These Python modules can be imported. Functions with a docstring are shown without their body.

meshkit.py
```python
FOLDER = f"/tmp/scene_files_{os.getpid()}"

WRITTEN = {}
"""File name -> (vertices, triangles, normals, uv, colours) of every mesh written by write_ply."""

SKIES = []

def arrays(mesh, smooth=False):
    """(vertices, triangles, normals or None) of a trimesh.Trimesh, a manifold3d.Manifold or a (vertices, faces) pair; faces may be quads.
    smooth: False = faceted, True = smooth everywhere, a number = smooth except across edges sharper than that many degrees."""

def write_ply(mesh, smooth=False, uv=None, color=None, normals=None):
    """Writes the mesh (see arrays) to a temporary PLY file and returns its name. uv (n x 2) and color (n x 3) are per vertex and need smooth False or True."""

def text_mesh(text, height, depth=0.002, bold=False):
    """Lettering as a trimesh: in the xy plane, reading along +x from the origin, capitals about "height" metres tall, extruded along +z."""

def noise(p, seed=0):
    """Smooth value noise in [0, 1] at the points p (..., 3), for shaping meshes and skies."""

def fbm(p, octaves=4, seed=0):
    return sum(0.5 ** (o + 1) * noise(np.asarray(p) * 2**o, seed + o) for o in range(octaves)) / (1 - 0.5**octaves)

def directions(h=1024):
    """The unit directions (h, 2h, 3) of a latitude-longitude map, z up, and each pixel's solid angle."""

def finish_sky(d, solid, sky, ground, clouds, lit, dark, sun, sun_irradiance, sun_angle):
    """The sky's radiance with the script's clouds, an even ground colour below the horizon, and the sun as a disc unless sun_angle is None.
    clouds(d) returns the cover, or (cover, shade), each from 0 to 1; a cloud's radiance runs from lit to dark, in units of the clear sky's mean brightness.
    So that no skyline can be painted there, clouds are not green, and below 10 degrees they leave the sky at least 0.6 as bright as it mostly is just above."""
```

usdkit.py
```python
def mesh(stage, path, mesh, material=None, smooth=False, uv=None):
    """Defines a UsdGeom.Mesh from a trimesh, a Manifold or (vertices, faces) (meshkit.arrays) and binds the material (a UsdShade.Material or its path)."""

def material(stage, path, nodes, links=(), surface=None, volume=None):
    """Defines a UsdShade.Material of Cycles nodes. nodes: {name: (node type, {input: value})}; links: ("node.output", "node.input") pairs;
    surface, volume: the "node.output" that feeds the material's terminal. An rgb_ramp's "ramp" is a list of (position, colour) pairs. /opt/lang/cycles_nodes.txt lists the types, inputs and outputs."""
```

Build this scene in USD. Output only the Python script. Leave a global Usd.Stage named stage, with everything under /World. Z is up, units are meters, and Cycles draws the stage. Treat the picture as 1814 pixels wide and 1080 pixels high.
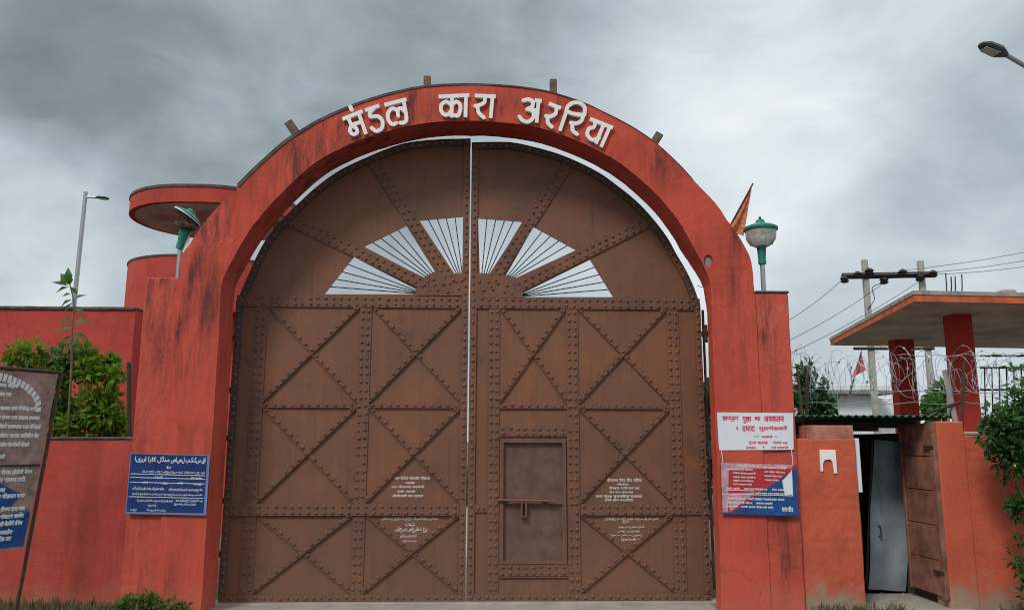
import math, random, glob
import numpy as np, trimesh, usdkit, meshkit
from pxr import Usd, UsdGeom, UsdLux, UsdShade, Gf, Sdf
from shapely.geometry import Polygon, LineString, Point, box, MultiPolygon
from shapely.ops import unary_union, split
from shapely import affinity

random.seed(7); rng = np.random.default_rng(7)
stage = Usd.Stage.CreateInMemory()
UsdGeom.SetStageUpAxis(stage, UsdGeom.Tokens.z); UsdGeom.SetStageMetersPerUnit(stage, 1.0)
UsdGeom.Xform.Define(stage, '/World'); UsdGeom.Scope.Define(stage, '/World/Looks')

# ------------------------------------------------------------------ camera
PITCH, YAW, ROLL, FPX, DIST, HC = 9.75, 1.8, .15, 1400., 8.0, 1.53
EXPOSURE = 0.22
_p, _y, _r = [math.radians(a) for a in (PITCH, YAW, ROLL)]
CF = np.array([math.sin(_y)*math.cos(_p), math.cos(_y)*math.cos(_p), math.sin(_p)])
_R = np.array([math.cos(_y), -math.sin(_y), 0.]); _U = np.cross(_R, CF)
CR = _R*math.cos(_r)+_U*math.sin(_r); CU = _U*math.cos(_r)-_R*math.sin(_r)
CAM = np.array([0.18657, -DIST, HC])
cam = UsdGeom.Camera.Define(stage, '/World/camera')
M = Gf.Matrix4d(*[float(v) for row in (list(CR)+[0], list(CU)+[0], list(-CF)+[0], list(CAM)+[1]) for v in row])
cam.AddTransformOp().Set(M)
cam.CreateFocalLengthAttr(FPX/1814*36); cam.CreateHorizontalApertureAttr(36.0); cam.CreateVerticalApertureAttr(36.0*609/1024)
cam.CreateClippingRangeAttr(Gf.Vec2f(.05, 5000)); cam.CreateExposureAttr(EXPOSURE)

def ray(px, py): return CF+CR*(px-907)/FPX-CU*(py-540)/FPX
def P(px, py, Y):                 # photo pixel -> the point of the upright plane y = Y
    d = ray(px, py); return CAM+d*(Y-CAM[1])/d[1]
def G(px, py, z=0.):              # photo pixel -> the point of the level plane z
    d = ray(px, py); return CAM+d*(z-CAM[2])/d[2]
def XZ(pts, Y): return [(P(x, y, Y)[0], P(x, y, Y)[2]) for x, y in pts]

# ------------------------------------------------------------------ sky and sun
SUN = np.array([-.42, -.62, .80]); SUN /= np.linalg.norm(SUN)
SUN_EL, SUN_ROT = math.asin(SUN[2]), math.atan2(SUN[0], SUN[1])
SKY_STRENGTH, SUN_INTENSITY, SUN_ANGLE = 0.10, 0.40, 14.0
def blob_nodes(nodes, links, i, px, py, r, amp):
    d = ray(px, py); d = d/np.linalg.norm(d)
    nodes[f'v{i}'] = ('vector_math', {'math_type': 'distance', 'vector2': d})
    nodes[f'm{i}'] = ('map_range', {'range_type': 'smoothstep', 'from_min': r, 'from_max': r*.1, 'to_min': 0., 'to_max': amp, 'clamp': True})
    links += [('warp.vector', f'v{i}.vector1'), (f'v{i}.value', f'm{i}.value')]
nodes = {
 'g': ('geometry', {}),
 'sky': ('sky_texture', {'sky_type': 'single_scattering', 'sun_disc': False, 'sun_elevation': SUN_EL, 'sun_rotation': SUN_ROT, 'aerosol_density': 2.0}),
 'wm': ('mapping', {'scale': (1.8, 1.8, 3.0), 'rotation': (0, .35, 0)}),
 'wn': ('noise_texture', {'scale': 2.2, 'detail': 6.0, 'roughness': .55}),
 'ws': ('vector_math', {'math_type': 'subtract', 'vector2': (.5, .5, .5)}),
 'wk': ('vector_math', {'math_type': 'scale', 'scale': .38}),
 'warp': ('vector_math', {'math_type': 'add'}),
 'cm': ('mapping', {'scale': (1.7, 1.7, 2.9), 'location': (3.1, .4, 1.7), 'rotation': (0, .4, 0)}),
 'cn': ('noise_texture', {'scale': 2.6, 'detail': 9.0, 'roughness': .54, 'distortion': .4}),
 'cr': ('map_range', {'from_min': .3, 'from_max': .7, 'to_min': -.16, 'to_max': .16, 'clamp': True}),
}
links = [('g.position', 'wm.vector'), ('wm.vector', 'wn.vector'), ('wn.color', 'ws.vector1'), ('ws.vector', 'wk.vector1'), ('g.position', 'warp.vector1'), ('wk.vector', 'warp.vector2'),
         ('g.position', 'cm.vector'), ('cm.vector', 'cn.vector'), ('cn.fac', 'cr.value')]
blobs = [(230, 200, .44, -.19), (480, 130, .42, -.11), (60, 60, .3, -.08), (40, 430, .24, .20), (1460, 110, .46, .17), (1250, 340, .28, .10),
         (1760, 290, .26, -.19), (880, 60, .28, -.12), (1790, 60, .20, .06), (1500, 560, .34, .08), (300, 520, .34, .10)]
prev = 'cr.result'
for i, b in enumerate(blobs):
    blob_nodes(nodes, links, i, *b)
    nodes[f'a{i}'] = ('math', {'math_type': 'add'}); links += [(prev, f'a{i}.value1'), (f'm{i}.result', f'a{i}.value2')]; prev = f'a{i}.value'
nodes['base'] = ('math', {'math_type': 'add', 'value2': .585})
nodes['ramp'] = ('rgb_ramp', {'ramp': [(0., (1.2, 1.48, 1.58)), (.25, (2.1, 2.55, 2.72)), (.5, (3.7, 4.32, 4.62)), (.75, (5.65, 6.28, 6.62)), (1., (7.6, 8.1, 8.4))]})
# an overcast sky is about twice as bright overhead as at the horizon
nodes['sx'] = ('separate_xyz', {}); nodes['el'] = ('map_range', {'range_type': 'smoothstep', 'from_min': .45, 'from_max': 1., 'to_min': 1., 'to_max': 2.0, 'clamp': True})
nodes['up'] = ('vector_math', {'math_type': 'scale'})
nodes['mx'] = ('mix', {'mix_type': 'mix', 'fac': .94})
nodes['bg'] = ('background_shader', {'strength': SKY_STRENGTH})
links += [(prev, 'base.value1'), ('base.value', 'ramp.fac'), ('g.position', 'sx.vector'), ('sx.z', 'el.value'), ('ramp.color', 'up.vector1'), ('el.result', 'up.scale'),
          ('sky.color', 'mx.color1'), ('up.vector', 'mx.color2'), ('mx.color', 'bg.color')]
skymat = usdkit.material(stage, '/World/Looks/overcast_sky', nodes, links, surface='bg.background')
dome = UsdLux.DomeLight.Define(stage, '/World/sky'); UsdShade.MaterialBindingAPI.Apply(dome.GetPrim()).Bind(skymat)
dome.GetPrim().SetCustomDataByKey('kind', 'structure')
sun = UsdLux.DistantLight.Define(stage, '/World/sun'); sun.CreateNormalizeAttr(True); sun.CreateIntensityAttr(SUN_INTENSITY); sun.CreateAngleAttr(SUN_ANGLE)
sun.CreateColorAttr(Gf.Vec3f(1., .96, .9))
zax = SUN; xax = np.cross([0, 0, 1.], zax); xax /= np.linalg.norm(xax); yax = np.cross(zax, xax)
sun.AddTransformOp().Set(Gf.Matrix4d(*[float(v) for row in (list(xax)+[0], list(yax)+[0], list(zax)+[0], [0, 0, 20, 1]) for v in row]))

# ------------------------------------------------------------------ materials
LK = '/World/Looks/'
def mat(name, color, rough=.7, metallic=0., var=.25, scale=3., bump=.15, bscale=40., streak=None, spec=.3, bdist=.01):
    """Plain weathered surface: tone varies with noise, fine relief, optional rain streaks (colour, amount)."""
    c = np.array(color, float)
    nodes = {'g': ('geometry', {}), 'n1': ('noise_texture', {'scale': scale, 'detail': 6., 'roughness': .6}),
             'r1': ('rgb_ramp', {'ramp': [(.3, c*(1-var)), (.7, np.minimum(c*(1+var), 1))]}),
             'n2': ('noise_texture', {'scale': bscale, 'detail': 4.}), 'b': ('bump', {'strength': bump, 'distance': bdist}),
             'p': ('principled_bsdf', {'roughness': rough, 'metallic': metallic, 'specular_ior_level': spec})}
    links = [('g.position', 'n1.vector'), ('n1.fac', 'r1.fac'), ('g.position', 'n2.vector'), ('n2.fac', 'b.height'), ('b.normal', 'p.normal')]
    out = 'r1.color'
    if streak:
        sc, lo, hi = streak
        nodes.update({'sm': ('mapping', {'scale': (8., 8., .8)}), 'sn': ('noise_texture', {'scale': 1., 'detail': 6., 'roughness': .65, 'distortion': .3}),
                      'sr': ('map_range', {'range_type': 'smoothstep', 'from_min': lo, 'from_max': hi, 'clamp': True}),
                      'k': ('noise_texture', {'scale': .9, 'detail': 3.}), 'kr': ('map_range', {'range_type': 'smoothstep', 'from_min': .42, 'from_max': .62, 'clamp': True}),
                      'mu': ('math', {'math_type': 'multiply'}), 'mm': ('mix', {'color2': sc})})
        links += [('g.position', 'sm.vector'), ('sm.vector', 'sn.vector'), ('sn.fac', 'sr.value'), ('g.position', 'k.vector'), ('k.fac', 'kr.value'),
                  ('sr.result', 'mu.value1'), ('kr.result', 'mu.value2'), ('mu.value', 'mm.fac'), (out, 'mm.color1')]
        out = 'mm.color'
    links.append((out, 'p.base_color'))
    return usdkit.material(stage, LK+name, nodes, links, surface='p.BSDF')

def wall_paint(name, color, base_dirt=0., top_stain=0., zt=(3.2, 4.6), amount=1.0, zones=()):
    """Red limewash over plaster: blotches, grain, dark rain streaks, mud splashed at the foot."""
    c = np.array(color, float)
    N = {'g': ('geometry', {}), 's': ('separate_xyz', {}),
         'n1': ('noise_texture', {'scale': 1.3, 'detail': 8., 'roughness': .62}), 'r1': ('rgb_ramp', {'ramp': [(.25, c*.74), (.5, c), (.62, c*np.array([1.03, 1.1, 1.1])), (.8, np.minimum(c*np.array([1.13, 1.75, 1.85]), 1))]}),
         'n3': ('noise_texture', {'scale': 90., 'detail': 3., 'roughness': .7}), 'r3': ('rgb_ramp', {'ramp': [(.3, (.80, .78, .78)), (.7, (1.14, 1.14, 1.14))]}), 'm3': ('mix', {'mix_type': 'multiply', 'fac': 1.}),
         'sm': ('mapping', {'scale': (5.5, 5.5, .8)}), 'sn': ('noise_texture', {'scale': 1.6, 'detail': 10., 'roughness': .74, 'distortion': .2}),
         'sr': ('map_range', {'range_type': 'smoothstep', 'from_min': .36, 'from_max': .80, 'to_max': .85*amount, 'clamp': True}),
         'k': ('noise_texture', {'scale': .8, 'detail': 4.}), 'kr': ('map_range', {'range_type': 'smoothstep', 'from_min': .44, 'from_max': .62, 'clamp': True}),
         'zt': ('map_range', {'range_type': 'smoothstep', 'from_min': zt[0], 'from_max': zt[1], 'to_min': 0., 'to_max': top_stain, 'clamp': True}),
         'ad': ('math', {'math_type': 'add', 'use_clamp': True}), 'mu': ('math', {'math_type': 'multiply'}), 'ms': ('mix', {'color2': (.155, .042, .034)}),
         'dn': ('noise_texture', {'scale': 5., 'detail': 6., 'roughness': .65}), 'dz': ('map_range', {'from_min': 0., 'from_max': .55, 'to_min': .95, 'to_max': .05, 'clamp': True}),
         'da': ('math', {'math_type': 'add'}), 'dr': ('map_range', {'range_type': 'smoothstep', 'from_min': .95, 'from_max': 1.4, 'to_max': base_dirt, 'clamp': True}), 'md': ('mix', {'color2': (.33, .24, .17)}),
         'b1': ('noise_texture', {'scale': 26., 'detail': 8., 'roughness': .7}), 'b': ('bump', {'strength': .22, 'distance': .012}),
         'p': ('principled_bsdf', {'roughness': .86, 'specular_ior_level': .18})}
    L = [('g.position', 's.vector'), ('g.position', 'n1.vector'), ('n1.fac', 'r1.fac'), ('g.position', 'n3.vector'), ('n3.fac', 'r3.fac'), ('r1.color', 'm3.color1'), ('r3.color', 'm3.color2'),
         ('g.position', 'sm.vector'), ('sm.vector', 'sn.vector'), ('sn.fac', 'sr.value'), ('g.position', 'k.vector'), ('k.fac', 'kr.value'), ('s.z', 'zt.value'),
         ('kr.result', 'ad.value1'), ('zt.result', 'ad.value2'), ('ad.value', 'mu.value1'), ('sr.result', 'mu.value2'), ('mu.value', 'ms.fac'), ('m3.color', 'ms.color1'),
         ('g.position', 'dn.vector'), ('s.z', 'dz.value'), ('dn.fac', 'da.value1'), ('dz.result', 'da.value2'), ('da.value', 'dr.value'), ('dr.result', 'md.fac'), ('ms.color', 'md.color1'), ('md.color', 'p.base_color'),
         ('g.position', 'b1.vector'), ('b1.fac', 'b.height'), ('b.normal', 'p.normal')]
    N.update({'cw': ('noise_texture', {'scale': 3., 'detail': 5.}), 'cs': ('vector_math', {'math_type': 'scale', 'scale': .5}), 'ca': ('vector_math', {'math_type': 'add'}), 'cv': ('voronoi_texture', {'feature': 'distance_to_edge', 'scale': 1.1}),
              'cr': ('map_range', {'from_min': .010, 'from_max': .002, 'to_max': .32, 'clamp': True}), 'cn': ('noise_texture', {'scale': 1.1, 'detail': 2.}), 'cm': ('map_range', {'from_min': .52, 'from_max': .6, 'clamp': True}), 'cx': ('math', {'math_type': 'multiply'}), 'cc': ('mix', {'color2': (.12, .04, .03)})})
    L.remove(('ms.color', 'md.color1'))
    L += [('g.position', 'cw.vector'), ('cw.color', 'cs.vector1'), ('g.position', 'ca.vector1'), ('cs.vector', 'ca.vector2'), ('ca.vector', 'cv.vector'), ('cv.distance', 'cr.value'), ('g.position', 'cn.vector'), ('cn.fac', 'cm.value'),
          ('cr.result', 'cx.value1'), ('cm.result', 'cx.value2'), ('cx.value', 'cc.fac'), ('ms.color', 'cc.color1'), ('cc.color', 'md.color1')]
    last = 'ad.value'
    for i, (pz, rx, rz_) in enumerate(zones):
        N.update({f'zs{i}': ('vector_math', {'math_type': 'subtract', 'vector2': pz}), f'zk{i}': ('vector_math', {'math_type': 'multiply', 'vector2': (1/rx, 0., 1/rz_)}), f'zl{i}': ('vector_math', {'math_type': 'length'}),
                  f'zr{i}': ('map_range', {'range_type': 'smoothstep', 'from_min': 1., 'from_max': .35, 'to_max': 1.25, 'clamp': True}), f'za{i}': ('math', {'math_type': 'add'})})
        L += [('g.position', f'zs{i}.vector1'), (f'zs{i}.vector', f'zk{i}.vector1'), (f'zk{i}.vector', f'zl{i}.vector1'), (f'zl{i}.value', f'zr{i}.value'), (f'zr{i}.result', f'za{i}.value1'), (last, f'za{i}.value2')]
        last = f'za{i}.value'
    if zones: L.remove(('ad.value', 'mu.value1')); L.append((last, 'mu.value1')); N['mu'] = ('math', {'math_type': 'multiply', 'use_clamp': True})
    return usdkit.material(stage, LK+name, N, L, surface='p.BSDF')

def Z_(px, py, rx, rz): return (P(px, py, -.5), rx, rz)
ZONES = [Z_(520, 290, .22, .45), Z_(590, 250, .30, .35), Z_(660, 225, .25, .25), Z_(375, 385, .22, .40), Z_(350, 520, .28, .6), Z_(280, 530, .2, .55), Z_(300, 620, .3, .5), Z_(1310, 470, .16, .75), Z_(1366, 640, .10, .85), Z_(1350, 560, .2, .4),
         Z_(1385, 960, .10, .7), Z_(1180, 290, .30, .35), Z_(1000, 200, .35, .25), Z_(880, 180, .3, .2), Z_(740, 190, .25, .22)]
def leafmat(name, a, b, trans=.35):
    a, b = np.array(a), np.array(b)
    return usdkit.material(stage, LK+name, {'g': ('geometry', {}), 'r': ('rgb_ramp', {'ramp': [(0., a), (.6, b*.8+a*.2), (1., b*1.45)]}),
        'p': ('principled_bsdf', {'roughness': .5, 'specular_ior_level': .35}), 't': ('translucent_bsdf', {}), 'm': ('mix_closure', {'fac': trans})},
        [('g.random_per_island', 'r.fac'), ('r.color', 'p.base_color'), ('r.color', 't.color'), ('p.BSDF', 'm.closure1'), ('t.BSDF', 'm.closure2')], surface='m.closure')

M_ARCH = wall_paint('red_arch_paint', (.59, .092, .058), base_dirt=.15, top_stain=.35, zt=(3.2, 4.6), zones=ZONES)
M_PIL = wall_paint('streaked_pilaster_paint', (.59, .098, .064), base_dirt=.2, top_stain=.25, zt=(1.6, 2.6), zones=ZONES)
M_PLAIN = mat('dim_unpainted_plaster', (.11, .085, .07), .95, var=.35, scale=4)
M_RED_L = wall_paint('red_wall_paint', (.49, .078, .056), base_dirt=.35, amount=.7)
M_RED_R = wall_paint('orange_red_wall_paint', (.59, .118, .064), base_dirt=.95, amount=.45)
M_FAR_RED = wall_paint('faded_red_wall_paint', (.50, .072, .056), zt=(3.3, 4.2), top_stain=.3, amount=.6)
M_TOWER = wall_paint('stained_tower_paint', (.50, .070, .052), top_stain=.95, zt=(5.75, 6.15), amount=1.0)
M_STUB = mat('weathered_concrete_brown', (.16, .10, .075), .9, var=.4, scale=14)
M_COPING = mat('dark_weathered_coping', (.10, .085, .08), .95, var=.5, scale=8)
M_WHITE = mat('white_letter_paint', (.84, .80, .77), .6, var=.06, bump=.05)
M_TEXT = mat('white_sign_paint', (.72, .72, .70), .6, var=.12, scale=30, bump=0)
M_GATETEXT = mat('pale_gate_lettering', (.62, .56, .50), .7, var=.2, scale=40, bump=0)
def gate_mat(name, c, rough=.55):
    c = np.array(c)
    N = {'g': ('geometry', {}), 'n1': ('noise_texture', {'scale': 1.1, 'detail': 9., 'roughness': .62}), 'r1': ('rgb_ramp', {'ramp': [(.28, c*np.array([.78, .80, .86])), (.5, c), (.62, c*np.array([1.2, 1.08, .92])), (.8, c*np.array([1.5, 1.22, .9]))]}),
         'sm': ('mapping', {'scale': (14., 14., .7)}), 'sn': ('noise_texture', {'scale': 1., 'detail': 6., 'roughness': .6}), 'sr': ('rgb_ramp', {'ramp': [(.3, (.93, .93, .94)), (.7, (1.06, 1.05, 1.04))]}), 'm1': ('mix', {'mix_type': 'multiply', 'fac': 1.}),
         'n3': ('noise_texture', {'scale': 120., 'detail': 3.}), 'r3': ('rgb_ramp', {'ramp': [(.3, (.84, .84, .84)), (.7, (1.14, 1.14, 1.14))]}), 'm3': ('mix', {'mix_type': 'multiply', 'fac': 1.}),
         'b1': ('noise_texture', {'scale': 2.4, 'detail': 2.}), 'b': ('bump', {'strength': .35, 'distance': .025}), 'rn': ('noise_texture', {'scale': 2.6, 'detail': 9., 'roughness': .7}), 'rm': ('map_range', {'range_type': 'smoothstep', 'from_min': .53, 'from_max': .72, 'to_max': .75, 'clamp': True}), 'rx': ('mix', {'color2': (.27, .105, .042)}), 'gn': ('noise_texture', {'scale': 3.7, 'detail': 9., 'roughness': .72}), 'gm': ('map_range', {'range_type': 'smoothstep', 'from_min': .52, 'from_max': .75, 'to_max': .7, 'clamp': True}), 'gx': ('mix', {'color2': (.075, .045, .038)}), 'sz': ('separate_xyz', {}), 'dz': ('map_range', {'range_type': 'smoothstep', 'from_min': 1.5, 'from_max': 0., 'to_max': .5, 'clamp': True}), 'dx': ('mix', {'color2': (.15, .082, .060)}), 'b2n': ('noise_texture', {'scale': 70., 'detail': 4.}), 'b2': ('bump', {'strength': .12, 'distance': .004}),
         'p': ('principled_bsdf', {'roughness': rough, 'specular_ior_level': .35})}
    L = [('g.position', 'n1.vector'), ('n1.fac', 'r1.fac'), ('g.position', 'sm.vector'), ('sm.vector', 'sn.vector'), ('sn.fac', 'sr.fac'), ('r1.color', 'm1.color1'), ('sr.color', 'm1.color2'),
         ('g.position', 'n3.vector'), ('n3.fac', 'r3.fac'), ('m1.color', 'm3.color1'), ('r3.color', 'm3.color2'), ('m3.color', 'rx.color1'), ('g.position', 'rn.vector'), ('rn.fac', 'rm.value'), ('rm.result', 'rx.fac'), ('g.position', 'gn.vector'), ('gn.fac', 'gm.value'), ('gm.result', 'gx.fac'), ('rx.color', 'gx.color1'), ('g.position', 'sz.vector'), ('sz.z', 'dz.value'), ('dz.result', 'dx.fac'), ('gx.color', 'dx.color1'), ('dx.color', 'p.base_color'),
         ('g.position', 'b1.vector'), ('b1.fac', 'b.height'), ('g.position', 'b2n.vector'), ('b2n.fac', 'b2.height'), ('b.normal', 'b2.normal'), ('b2.normal', 'p.normal')]
    N.update({'vm': ('mapping', {'scale': (30., 30., 1.2)}), 'vn': ('noise_texture', {'scale': 1., 'detail': 6., 'roughness': .6}), 'vr': ('map_range', {'range_type': 'smoothstep', 'from_min': .56, 'from_max': .76, 'to_max': .6, 'clamp': True}), 'vx': ('mix', {'color2': (.085, .042, .028)})})
    L.remove(('dx.color', 'p.base_color')); L += [('g.position', 'vm.vector'), ('vm.vector', 'vn.vector'), ('vn.fac', 'vr.value'), ('vr.result', 'vx.fac'), ('dx.color', 'vx.color1'), ('vx.color', 'p.base_color')]
    return usdkit.material(stage, LK+name, N, L, surface='p.BSDF')
M_PLATE = gate_mat('brown_gate_plate', (.20, .088, .051))
M_STRAP = gate_mat('brown_gate_strap', (.18, .081, .051))
M_RIVET = gate_mat('brown_gate_rivet', (.175, .076, .047), .5)
M_RIM = gate_mat('dark_gate_rim', (.070, .058, .050), .6)
M_WICKET = mat('scuffed_wicket_steel', (.150, .080, .058), .6, var=.3, scale=7, bump=.25, bscale=14)
M_BAR = mat('dark_iron_bar', (.035, .032, .03), .6)
M_IRON = mat('rusted_iron', (.06, .038, .03), .8, var=.4, scale=20)
M_CONC = mat('grey_concrete', (.33, .31, .27), .9, var=.2, scale=6, streak=((.12, .11, .095), .5, .75))
M_SOFFIT = mat('stained_concrete_soffit', (.52, .47, .39), .95, var=.3, scale=1.6)
M_POLE = mat('pale_concrete_pole', (.40, .38, .33), .9, var=.15, scale=5)
M_STEEL = mat('galvanised_steel', (.36, .38, .40), .45, .6, var=.12)
M_BLACK = mat('black_insulator', (.018, .017, .017), .4)
M_GREEN = mat('green_lamp_enamel', (.02, .20, .145), .45, var=.35, scale=25)
M_GLASSY = usdkit.material(stage, LK+'clouded_lamp_glass', {'g': ('geometry', {}), 'n': ('noise_texture', {'scale': 22., 'detail': 4.}), 'r': ('rgb_ramp', {'ramp': [(.3, (.50, .46, .42)), (.7, (.85, .82, .78))]}), 'p': ('principled_bsdf', {'roughness': .25, 'transmission_weight': .45, 'ior': 1.35})},
    [('g.position', 'n.vector'), ('n.fac', 'r.fac'), ('r.color', 'p.base_color')], surface='p.BSDF')
M_BROKEN = mat('dirty_broken_glass', (.16, .13, .10), .3, var=.7, scale=40)
M_BLUE = mat('blue_sign_enamel', (.014, .040, .155), .4, var=.25, scale=12, bump=.03)
M_BLUE2 = mat('bright_blue_print', (.016, .075, .24), .4, var=.25, scale=12, bump=.03)
M_BLUEEDGE = mat('faded_blue_sign_edge', (.16, .20, .42), .6, var=.15)
M_SIGNRED = mat('red_sign_print', (.46, .035, .045), .45, var=.2, scale=12, bump=.03)
M_SIGNPALE = mat('faded_pink_print', (.52, .30, .33), .5, var=.35, scale=14, bump=.03)
M_SIGNWHITE = mat('white_banner_vinyl', (.74, .75, .79), .5, var=.05, bump=.05)
M_REDINK = mat('red_banner_ink', (.55, .03, .06), .6, var=.1, bump=0)
M_BROWNSIGN = mat('rusty_sign_board', (.30, .205, .175), .8, var=.45, scale=10, bump=.1)
M_ROOFGREEN = mat('green_roof_sheet', (.012, .085, .045), .45, var=.4, scale=6)
M_DOORGREY = mat('blue_grey_sheet_door', (.27, .325, .36), .5, var=.25, scale=3.5, streak=((.05, .06, .065), .5, .8))
M_WOOD = mat('red_brown_door_board', (.27, .115, .078), .8, var=.5, scale=7, streak=((.05, .03, .022), .45, .7))
M_DARKRED = wall_paint('dark_red_column_paint', (.44, .045, .028), amount=.3)
M_ORANGE = mat('orange_fascia_paint', (.56, .125, .05), .85, var=.35, scale=4, streak=((.2, .12, .09), .5, .75))
M_BLDG = mat('far_white_plaster', (.70, .71, .72), .9, var=.08, scale=1.)
M_BLDGGREY = mat('far_grey_roof_edge', (.22, .22, .22), .9, var=.2, scale=1.)
M_SAFFRON = mat('saffron_flag_cloth', (.50, .17, .075), .9, var=.5, scale=18)
M_PINK = mat('faded_red_flag_cloth', (.55, .10, .12), .9, var=.4, scale=8)
M_GROUND = mat('bare_earth', (.11, .088, .065), .95, var=.35, scale=2., bump=.5, bscale=18, bdist=.03)
M_ROAD = mat('worn_asphalt', (.055, .052, .05), .92, var=.3, scale=4., bump=.3)
M_APRON = mat('concrete_apron', (.34, .30, .245), .92, var=.2, scale=3., bump=.2)
M_LEAF_Y = leafmat('yellow_green_leaf', (.13, .235, .018), (.44, .49, .055), .5)
M_LEAF_D = leafmat('deep_green_leaf', (.03, .085, .018), (.11, .19, .035), .3)
M_LEAF_M = leafmat('mid_green_leaf', (.06, .15, .02), (.22, .33, .05), .4)
M_LEAF_R = leafmat('hanging_shrub_leaf', (.04, .11, .02), (.15, .24, .045), .35)
M_GRASS = leafmat('weed_blade', (.12, .11, .035), (.33, .27, .11), .3)
M_STEM = mat('green_brown_stem', (.12, .11, .05), .8)
M_BARK = mat('grey_brown_bark', (.14, .105, .075), .95, var=.35, scale=12)
M_FL_O = mat('orange_petal', (.70, .13, .02), .7, var=.2)
M_FL_Y = mat('yellow_petal', (.75, .45, .03), .7, var=.2)

# ------------------------------------------------------------------ helpers
_used = {}
def numbered(parent, name):
    n = _used.get((parent, name), 0); _used[(parent, name)] = n+1
    return f'{parent}/{name}' if n == 0 else f'{parent}/{name}_{n:03d}'
LOC = {}
def thing(name, label, cat, loc=(0, 0, 0), group=None, kind=None):
    path = numbered('/World', name); x = UsdGeom.Xform.Define(stage, path); x.AddTranslateOp().Set(Gf.Vec3d(*map(float, loc)))
    LOC[path] = np.array(loc, float); pr = x.GetPrim()
    for k, v in (('label', label), ('category', cat), ('group', group), ('kind', kind)):
        if v: pr.SetCustomDataByKey(k, v)
    return path
def part(parent, name, mesh, m, label=None, kind=None, smooth=False):
    """One mesh of the scene, given in world coordinates, as a child of the thing or part at the path parent."""
    v, f = (np.asarray(mesh.vertices, float), np.asarray(mesh.faces)) if hasattr(mesh, 'vertices') else (np.asarray(mesh[0], float), np.asarray(mesh[1]))
    if f.shape[1] == 4: f = np.vstack([f[:, [0, 1, 2]], f[:, [0, 2, 3]]])
    path = numbered(parent, name); loc = LOC[parent]; LOC[path] = loc
    pm = usdkit.mesh(stage, path, trimesh.Trimesh(v-loc, f, process=False), m, smooth=smooth)
    if label: pm.GetPrim().SetCustomDataByKey('label', label)
    if kind: pm.GetPrim().SetCustomDataByKey('kind', kind)
    return path
def single(name, mesh, m, label=None, cat=None, kind=None, group=None, smooth=False, loc=None):
    path = numbered('/World', name)
    v, f = np.asarray(mesh.vertices, float), np.asarray(mesh.faces)
    loc = v.mean(0)*[1, 1, 0] if loc is None else np.array(loc, float)
    pm = usdkit.mesh(stage, path, trimesh.Trimesh(v-loc, f, process=False), m, smooth=smooth); pm.AddTranslateOp().Set(Gf.Vec3d(*map(float, loc)))
    for k, w in (('label', label), ('category', cat), ('kind', kind), ('group', group)):
        if w: pm.GetPrim().SetCustomDataByKey(k, w)
    return path
cat_ = trimesh.util.concatenate
def bx(x0, x1, y0, y1, z0, z1, c=0.):
    """A box, its upright and level edges chamfered by c."""
    if c <= 0:
        m = trimesh.creation.box((x1-x0, y1-y0, z1-z0)); m.apply_translation(((x0+x1)/2, (y0+y1)/2, (z0+z1)/2)); return m
    pts = []
    for a, b, d in ((c, c, 0), (c, 0, c), (0, c, c)):
        for sx in (x0+a, x1-a):
            for sy in (y0+b, y1-b):
                for sz in (z0+d, z1-d): pts.append((sx, sy, sz))
    return trimesh.convex.convex_hull(np.array(pts))
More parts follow.
